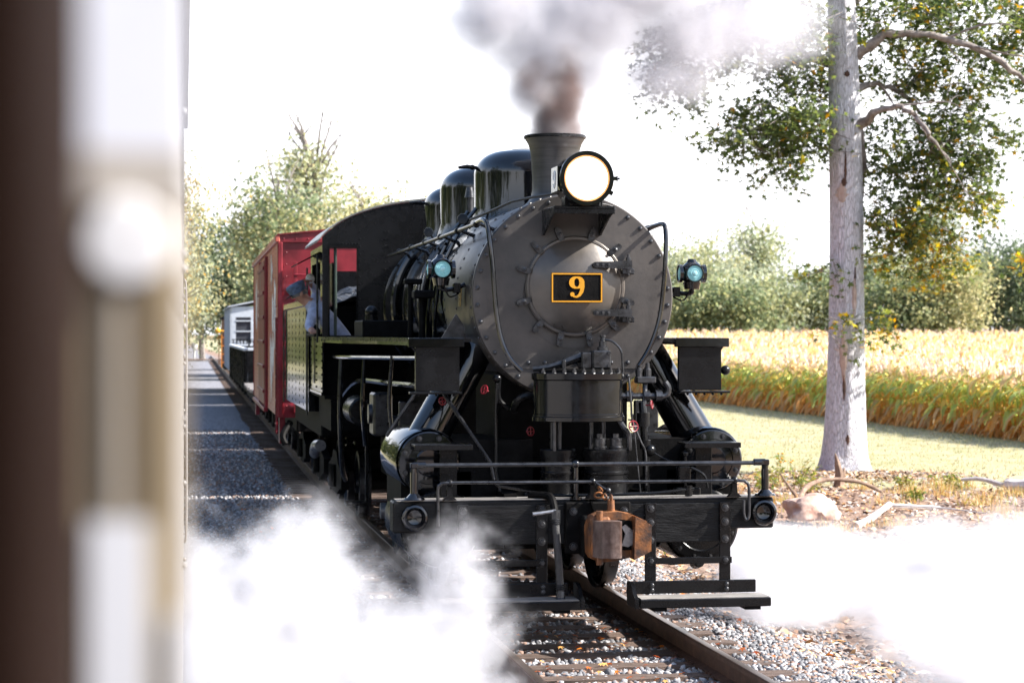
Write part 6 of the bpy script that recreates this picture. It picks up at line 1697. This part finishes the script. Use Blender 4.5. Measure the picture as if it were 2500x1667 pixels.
# litter: bark chips, dry leaves, straw
n = 21000; x = gr.uniform(4.7, 16.5, n); y = gr.uniform(15, 41, n)
ok = (y + .62 * x < 45.6 + gr.normal(0, .8, n)) & (x > 5.0 + gr.normal(0, .35, n)); m_ = np.hypot((x - 13) / 2.4, (y - 39.2) / 1.6) < 1; ok |= m_
x, y = x[ok], y[ok]
xm = gr.normal(13.0, 1.1, 3200); ym = 39.5 + gr.normal(0, .75, 3200); x = np.concatenate([x, xm]); y = np.concatenate([y, ym]); n = len(x)
P = np.stack([x, y, np.array([ground_z(a, b) + .012 for a, b in zip(x, y)])], 1)
pal = np.array([(.42, .30, .22), (.28, .17, .11), (.50, .42, .36), (.14, .09, .07), (.45, .24, .10), (.36, .33, .31), (.56, .36, .20)])
cols = pal[gr.integers(0, 7, n)] * gr.uniform(.7, 1.15, (n, 1))
CV = np.array([(-.5, -.25, 0), (0, -.4, .12), (.5, -.2, 0), (.5, .25, .02), (0, .4, .14), (-.5, .2, .0)]); CF = np.array([(0, 1, 4, 5), (1, 2, 3, 4)])
V, F, C = scatter(CV, CF, P, rand_rot(n, .45, gr), np.stack([gr.uniform(.05, .16, n), gr.uniform(.03, .08, n), gr.uniform(.05, .12, n)], 1), cols)
M['litter'] = attr_mat("leaf_litter", .9, .2)
tag(link("leaf_litter", np_mesh("leaf_litter", V, F, C), M['litter']), "dry leaves and bark chips strewn below the tree", "leaf litter", kind="stuff")
# dry straw tufts
n = 5200; x = gr.uniform(5.6, 15, n); y = gr.uniform(18, 38, n); cl_ = gr.uniform(0, 1, (60, 2)) * np.array([9, 19]) + np.array([5.8, 18]); q = gr.integers(0, 60, n); x = cl_[q, 0] + gr.normal(0, .16, n); y = cl_[q, 1] + gr.normal(0, .16, n)
P = np.stack([x, y, np.array([ground_z(a, b) for a, b in zip(x, y)])], 1)
cols = np.array([(.50, .34, .14), (.42, .26, .10), (.30, .30, .08), (.52, .42, .24)])[gr.integers(0, 4, n)] * gr.uniform(.8, 1.15, (n, 1))
V, F, C = scatter(GV, GF, P, rand_rot(n, .55, gr), np.stack([gr.uniform(.01, .02, n)] * 2 + [gr.uniform(.08, .26, n)], 1), cols)
tag(link("straw_tufts", np_mesh("straw_tufts", V, F, C), M['grass']), "dry straw tufts growing through the litter", "grass", kind="stuff")

def rock(name, loc, dims, m, label, seed, cat="rock", sub=4):
    rg = random.Random(seed); bm = bmesh.new(); bmesh.ops.create_icosphere(bm, subdivisions=sub, radius=1)
    from mathutils import noise as mn
    for v in bm.verts:
        d = v.co.normalized(); f = 1 + .30 * mn.noise(d * 1.3 + Vector((seed, 0, 0))) + .12 * mn.noise(d * 3.1 + Vector((0, seed, 0))) + .04 * mn.noise(d * 8)
        v.co = Vector((d.x * dims[0] * f, d.y * dims[1] * f, d.z * dims[2] * f)); 
        if v.co.z < -dims[2] * .5: v.co.z = -dims[2] * .5
    me = bpy.data.meshes.new(name); bm.to_mesh(me); bm.free(); finish(me, True, 28)
    o = link(name, me, M[m], None, loc); tag(o, label, cat); return o
M['rock'] = mat("pink_sandstone", (.36, .21, .16), .85, 0, .25, 5, .6, 22, col2=(.58, .44, .37))
rock("boulder", (9.28, 29.9, -.27), (.40, .30, .25), 'rock', "pinkish tan boulder beside the mulch, veiled by steam", 3)
M['deadwood'] = mat("bleached_wood", (.40, .36, .34), .8, 0, .2, 8, .4, 30, col2=(.60, .56, .54))
M['brownwood'] = mat("brown_dead_wood", (.13, .075, .05), .85, 0, .4, 8, .5, 30, col2=(.30, .21, .15))
def gp(x, y, h=0): return (x, y, ground_z(x, y) + h)
def branch(name, pts, rad, m, label, subs=()):
    o = empty(name, pts[0]); p0 = Vector(pts[0]); tag(o, label, "branch")
    P = arc(pts, 4); rr = [rad[0] + (rad[1] - rad[0]) * i / (len(P) - 1) for i in range(len(P))]
    rr = [r * (1 + .12 * math.sin(i * 1.9)) for i, r in enumerate(rr)]
    mb = MB(); mb.tube([Vector(p) - p0 for p in P], rr, 9); part("main_stem", mb, m, o)
    for sp_, r0, r1 in subs:
        mb = MB(); Q = arc(sp_, 4); mb.tube([Vector(p) - p0 for p in Q], [r0 + (r1 - r0) * i / (len(Q) - 1) for i in range(len(Q))], 7); part("side_twig", mb, m, o)
branch("fallen_branch", [gp(9.75, 29.3, .03), gp(10.3, 30.2, .10), gp(10.95, 31.3, .16), gp(11.15, 31.9, .10), gp(11.8, 32.3, .06), gp(12.2, 32.5, .03)], (.055, .025), 'deadwood', "bleached pale branch lying right of the boulder", [([gp(11.15, 31.9, .10), gp(11.9, 31.6, .08), gp(12.4, 31.0, .02)], .02, .008)])
branch("fallen_branch", [gp(10.35, 34.0, .02), gp(10.65, 34.6, .22), gp(11.1, 34.9, .30), gp(11.7, 35.0, .22), gp(12.1, 35.0, .05)], (.05, .03), 'brownwood', "arched brown branch behind the boulder", [([gp(10.35, 34.0, .02), gp(10.2, 34.2, .3), gp(10.1, 34.3, .48)], .03, .012)])
branch("fallen_branch", [gp(14.6, 35.6, .10), gp(14.9, 35.3, .12), gp(15.25, 35.0, .11)], (.13, .12), 'deadwood', "short thick pale log near the right edge of the mulch", [([gp(15.2, 35.02, .11), gp(15.5, 34.8, .09), gp(15.85, 34.6, .06)], .07, .06), ([gp(14.6, 35.6, .1), gp(14.3, 36.0, .2), gp(14.0, 36.2, .18)], .05, .03)])
mb = MB(); mb.tube([(0, 0, -.05), (.02, 0, .22), (-.02, 0, .45), (-.06, 0, .62)], [.10, .085, .05, .008], 8); mb.tube([(.05, 0, .0), (.09, 0, .25), (.12, .0, .36)], [.06, .045, .006], 7)
st = part("stump", mb, 'brownwood', None, loc=gp(12.05, 37.2, 0)); tag(st, "splintered brown stump spike left of the trunk foot", "stump")
# weeds left of the trunk
M['weed'] = leaf_mat("weed_leaf", .35, .6)
wv = np.array([(0, 0, 0), (.18, .3, .05), (0, 1, -.1), (-.18, .3, .05)]); wf = np.array([(0, 1, 2, 3)])
weeds = [(10.9, 37.0, .55, "weed with yellow flowers between beam end and trunk", 1), (11.5, 37.6, .45, "leafy green weed close to the trunk's left foot", 0), (10.4, 36.2, .38, "low weed nearest the beam's right end", 0), (11.2, 36.1, .35, "brownish weed in front of the stump spike", 0), (13.0, 36.4, .25, "small green weed on the mulch below the trunk", 0), (14.0, 36.6, .28, "small weed on the right slope of the mulch", 0), (12.2, 33.8, .22, "sparse green weed beside the arched branch", 0)]
for i, (x, y, h, lab, fl) in enumerate(weeds):
    o = empty("weed_plant", gp(x, y)); tag(o, lab, "plant"); wr = np.random.default_rng(60 + i)
    mb = MB(); Pp = []; Cc_ = []
    for s in range(12):
        a = wr.uniform(0, 6.28); L = h * wr.uniform(.6, 1.1); e = np.array([math.cos(a) * L * .55, math.sin(a) * L * .55, L]); b0 = np.array([wr.normal(0, .12), wr.normal(0, .12), 0]); mb.tube([tuple(b0), tuple(b0 + e * .5 + [0, 0, .03]), tuple(b0 + e)], [.006, .005, .002], 4, False)
        for q in range(11): Pp.append(b0 + e * wr.uniform(.15, 1)); Cc_.append(np.array([(.15, .20, .04), (.28, .30, .06), (.34, .26, .08), (.10, .15, .04)][wr.integers(0, 4)]))
    part("stems", mb, mat("weed_stem", (.25, .22, .08), .8), o)
    Pp = np.array(Pp); V, F, C = scatter(wv, wf, Pp, rand_rot(len(Pp), .8, wr), wr.uniform(.06, .13, len(Pp)), np.array(Cc_)); link("leaves", np_mesh("leaves", V, F, C), M['weed'], o)
    if fl:
        for q in range(9):
            mb = MB(); mb.sphere((wr.normal(0, .15), wr.normal(0, .15), h * wr.uniform(.8, 1.15)), .028, 7, 5, (1, 1, .6)); part("flower", mb, 'yellow', o)
# fallen maple-coloured leaves on the track
FL = [(.62, .20, .03), (.50, .12, .02), (.36, .10, .03), (.60, .32, .10)]
fl_me = []
for c in FL:
    m_ = leaf_mat("fallen_leaf", .2, .6); me = np_mesh("fallen_leaf", LV * np.array([1, 1, 1.8]), LF, np.tile(np.array(c), (len(LF), 1))); me.materials.append(m_); fl_me.append(me)
fr = random.Random(77)
for k in range(150):
    if k < 95: x, y = fr.uniform(TX - .68, TX + .70), fr.uniform(12.6, 17.5)
    elif k < 125: x, y = fr.uniform(TX + .85, TX + 2.4), fr.uniform(13.5, 20)
    else: x, y = fr.uniform(.9, TX - 1.3), fr.uniform(19, 32)
    if abs(abs(x - TX) - .7525) < .08: continue
    s = fr.uniform(.05, .085)
    o = link("fallen_leaf", fl_me[fr.randrange(4)], None, None, (x, y, ground_z(x, y) + fr.uniform(.035, .055)), (fr.uniform(-.5, .5), fr.uniform(-.5, .5), fr.uniform(0, 6.3)), (s, s, s))
    tag(o, "small orange-red leaf fallen on the stones", "leaf", "fallen leaves on the track bed")
# far crossing furniture
xx = track_x(212)
mb = MB(); mb.cyl((0, 0, -.1), (0, 0, 1.1), .10, n=10); mb.sphere((0, 0, 1.35), .34, 14, 10, (1, .3, 1)); sg = part("crossing_marker", mb, 'white', None, loc=(xx - 2.6, 212, -.2)); tag(sg, "small white round-topped marker post beside the far track", "marker post")
mb = MB(); mb.bb(-14, 14, -2.2, 2.2, -.03, .03); cx_ = part("level_crossing", mb, mat("crossing_planks", (.16, .10, .075), .8, 0, .3, 2, .2, 8), None, loc=(xx, 205, -.075)); tag(cx_, kind="structure")
# ================================================================== STEAM AND SMOKE
def volume_object(name, label, lo, hi, res, blobs, dens, color, noise_scale=1.6, amp=.55, warp=.25, aniso=.2, edge=.35, seed=0.0, absorb=None, fine=.5):
    """a bounded gas cloud: puffs (centre, radii, weight) broken up by noise, sampled on a voxel grid"""
    me = bpy.data.meshes.new(name); me.from_pydata([lo, hi], [], [])
    o = bpy.data.objects.new(name, me); COL.objects.link(o)
    tag(o, label, "steam" if 'steam' in name else "smoke", kind="stuff")
    ng = bpy.data.node_groups.new(name, 'GeometryNodeTree')
    ng.interface.new_socket("Geometry", in_out='INPUT', socket_type='NodeSocketGeometry'); ng.interface.new_socket("Geometry", in_out='OUTPUT', socket_type='NodeSocketGeometry')
    N, Lk = ng.nodes, ng.links
    out = N.new("NodeGroupOutput"); N.new("NodeGroupInput")
    vc = N.new("GeometryNodeVolumeCube"); vc.inputs["Min"].default_value = lo; vc.inputs["Max"].default_value = hi
    for a, v in zip(("Resolution X", "Resolution Y", "Resolution Z"), res): vc.inputs[a].default_value = v
    pos = N.new("GeometryNodeInputPosition")
    def vm(op, a, b=None, **k):
        n = N.new("ShaderNodeVectorMath"); n.operation = op
        for i, v in enumerate((a, b)):
            if v is None: continue
            if isinstance(v, (tuple, list, Vector)): n.inputs[i].default_value = v
            else: Lk.new(v, n.inputs[i])
        if 'scale' in k: n.inputs["Scale"].default_value = k['scale']
        return n
    def mt(op, a, b=None):
        n = N.new("ShaderNodeMath"); n.operation = op
        for i, v in enumerate((a, b)):
            if v is None: continue
            if isinstance(v, (int, float)): n.inputs[i].default_value = v
            else: Lk.new(v, n.inputs[i])
        return n.outputs[0]
    sh = vm('ADD', pos.outputs[0], (seed, seed * 1.7, -seed)).outputs[0]
    n1 = N.new("ShaderNodeTexNoise"); n1.inputs["Scale"].default_value = noise_scale * .8; n1.inputs["Detail"].default_value = 3; Lk.new(sh, n1.inputs["Vector"])
    c1 = vm('SUBTRACT', n1.outputs["Color"], (.5, .5, .5)).outputs[0]
    wv = vm('SCALE', c1, scale=warp * 2).outputs[0]
    p = vm('ADD', pos.outputs[0], wv).outputs[0]
    n2 = N.new("ShaderNodeTexNoise"); n2.inputs["Scale"].default_value = noise_scale * 2; n2.inputs["Detail"].default_value = 6; n2.inputs["Roughness"].default_value = .5 + fine * .15; Lk.new(sh, n2.inputs["Vector"])
    acc = None
    for (c, r, w) in blobs:
        d = vm('DIVIDE', vm('SUBTRACT', p, c).outputs[0], r).outputs[0]
        f = mt('MULTIPLY', mt('SUBTRACT', 1.0, vm('LENGTH', d).outputs["Value"]), w)
        acc = f if acc is None else mt('MAXIMUM', acc, f)
    f = mt('SUBTRACT', acc, mt('MULTIPLY', mt('SUBTRACT', n2.outputs["Fac"], .42), amp * 2))
    mr = N.new("ShaderNodeMapRange"); mr.interpolation_type = 'SMOOTHSTEP'; mr.inputs["From Min"].default_value = 0.0; mr.inputs["From Max"].default_value = edge; Lk.new(f, mr.inputs["Value"])
    Lk.new(mr.outputs["Result"], vc.inputs["Density"])
    sm = N.new("GeometryNodeSetMaterial"); Lk.new(vc.outputs[0], sm.inputs[0])
    m = bpy.data.materials.new(name); m.use_nodes = True
    mn_, ml = m.node_tree.nodes, m.node_tree.links; mn_.remove(mn_["Principled BSDF"])
    pv = mn_.new("ShaderNodeVolumePrincipled"); pv.inputs["Color"].default_value = (*color, 1); pv.inputs["Density"].default_value = dens; pv.inputs["Anisotropy"].default_value = aniso
    pv.inputs["Density Attribute"].default_value = "density"
    if absorb: pv.inputs["Absorption Color"].default_value = (*absorb, 1)
    ml.new(pv.outputs[0], mn_["Material Output"].inputs["Volume"])
    sm.inputs["Material"].default_value = m; me.materials.append(m)
    Lk.new(sm.outputs[0], out.inputs[0])
    md = o.modifiers.new("cloud", 'NODES'); md.node_group = ng
    return o
WHITE = (.78, .78, .815)
# steam blowing out on the near left side of the engine
A = [((.90, 15.2, .20), (.80, 1.0, 1.10), 1), ((.15, 15.2, .10), (.70, 1.2, 1.18), 1), ((1.62, 15.0, -.20), (.85, .9, 1.0), 1), ((2.08, 15.0, .28), (.48, .5, .90), 1), ((1.2, 14.2, -.25), (1.15, .9, .9), 1), ((.35, 14.0, -.15), (.95, 1.0, .95), 1), ((1.0, 16.2, .35), (.6, .8, .84), 1), ((1.95, 14.2, -.25), (.60, .6, .60), .8), ((.0, 17.0, .0), (.75, 1.2, .90), .8), ((2.2, 13.7, -.3), (.5, .6, .4), .7)]
volume_object("steam_cloud", "white steam billowing over the ballast at the left of the engine", (-.65, 12.6, -.30), (3.0, 18.0, 1.55), (190, 150, 120), A, 11.0, WHITE, 1.5, .74, .28, .2, 1.25, 3.1, fine=1.0)
# steam on the far right side of the engine
B = [((5.9, 19.5, -.05), (.8, 1.3, .68), 1), ((6.7, 20.5, -.15), (.85, 1.5, .66), 1), ((5.2, 18.2, .10), (.6, .9, .66), 1), ((7.7, 20.5, -.05), (.8, 1.3, .74), 1), ((8.6, 20.8, -.1), (.85, 1.4, .70), 1), ((7.3, 18.6, -.45), (1.5, 1.3, .74), 1), ((6.6, 17.2, -.50), (.9, .9, .60), 1), ((8.3, 18.2, -.4), (1.5, 1.5, .85), 1), ((6.6, 22.8, -.1), (.9, 1.6, .45), .7), ((7.4, 16.2, -.5), (1.3, 1.3, .75), 1), ((6.3, 15.6, -.45), (.9, 1.0, .60), 1), ((7.6, 14.8, -.4), (1.3, 1.0, .7), 1)]
volume_object("steam_cloud", "white steam drifting over the ground at the right of the engine", (4.55, 13.6, -.56), (10.2, 24.5, 1.0), (200, 170, 90), B, 8.0, WHITE, 1.3, .68, .28, .2, 1.15, 7.7, fine=1.0)
# exhaust from the stack
Cc = [((3.20, 17.6, 4.08), (.34, .34, .44), 1.1), ((3.05, 17.6, 4.35), (.46, .44, .44), 1.1), ((3.12, 17.6, 4.68), (.68, .55, .52), 1.1), ((2.80, 17.6, 4.98), (.68, .55, .58), 1.1), ((3.5, 17.7, 4.98), (.8, .65, .62), 1.1), ((3.50, 17.7, 4.5), (.54, .48, .44), .9), ((2.75, 17.6, 5.45), (.8, .65, .66), 1.1), ((3.9, 17.8, 5.4), (1.2, .85, .75), 1.1), ((4.4, 17.9, 4.95), (1.0, .6, .66), .9), ((5.0, 18.0, 5.0), (.95, .6, .58), .85), ((4.25, 17.9, 4.5), (.8, .5, .5), .7), ((4.9, 18.0, 5.6), (1.15, .75, .6), .9)]
volume_object("smoke_plume", "white steam and smoke plume rising from the smokestack", (1.8, 16.8, 3.86), (6.2, 18.9, 6.4), (180, 90, 110), Cc, 8.5, (.82, .81, .85), 2.0, .36, .20, .1, 1.1, 1.3, fine=1.0)
D = [((3.23, 17.58, 3.98), (.27, .27, .40), 1.6), ((3.25, 17.45, 4.25), (.25, .25, .38), 1.3), ((3.33, 17.45, 4.50), (.20, .2, .26), .9), ((3.05, 17.40, 4.35), (.30, .24, .30), .7)]
volume_object("smoke_core", "brown coal smoke at the mouth of the smokestack", (2.5, 16.95, 3.87), (3.8, 18.05, 5.0), (90, 76, 80), D, 12.0, (.24, .165, .15), 3.2, .50, .12, .1, .9, 2.2, fine=1.0)

# woodland behind the camera: it never enters the frame but stands in the engine's reflections
wg = np.random.default_rng(88); Pw = []
for k in range(46):
    cx, cyy = wg.uniform(-75, 60), wg.uniform(-62, -30); h = wg.uniform(9, 16); w = wg.uniform(3, 5)
    q = wg.normal(0, 1, (420, 3)) * np.array([w * .5, w * .5, h * .24]) + np.array([cx, cyy, h * .5]); Pw.append(q[(q[:, 2] > -.3)])
for k in range(26):
    cx, cyy = wg.uniform(-34, -14), wg.uniform(-28, 70); h = wg.uniform(8, 13); w = wg.uniform(3, 5)
    q = wg.normal(0, 1, (420, 3)) * np.array([w * .5, w * .5, h * .24]) + np.array([cx, cyy, h * .5]); Pw.append(q[(q[:, 2] > -.3)])
for k in range(48):
    cx, cyy = wg.uniform(-15, -6.5), wg.uniform(72, 330); h = wg.uniform(6, 11); w = wg.uniform(2.5, 4.5)
    q = wg.normal(0, 1, (380, 3)) * np.array([w * .5, w * .6, h * .24]) + np.array([cx, cyy, h * .48]); q = q[(q[:, 2] > -.3) & (q[:, 0] < -4.6)]; Pw.append(q)
Pw = np.concatenate(Pw); nW = len(Pw)
cw = np.array([(.05, .07, .03), (.08, .10, .04), (.12, .13, .05), (.04, .055, .025)])[wg.integers(0, 4, nW)]
V, F, C = scatter(QV, QF, Pw, rand_rot(nW, None, wg), wg.uniform(.6, 1.4, nW), cw)
tag(link("woodland", np_mesh("woodland", V, F, C), M['bgleaf']), "woodland edge behind and left of the coaches", "woodland", kind="stuff")
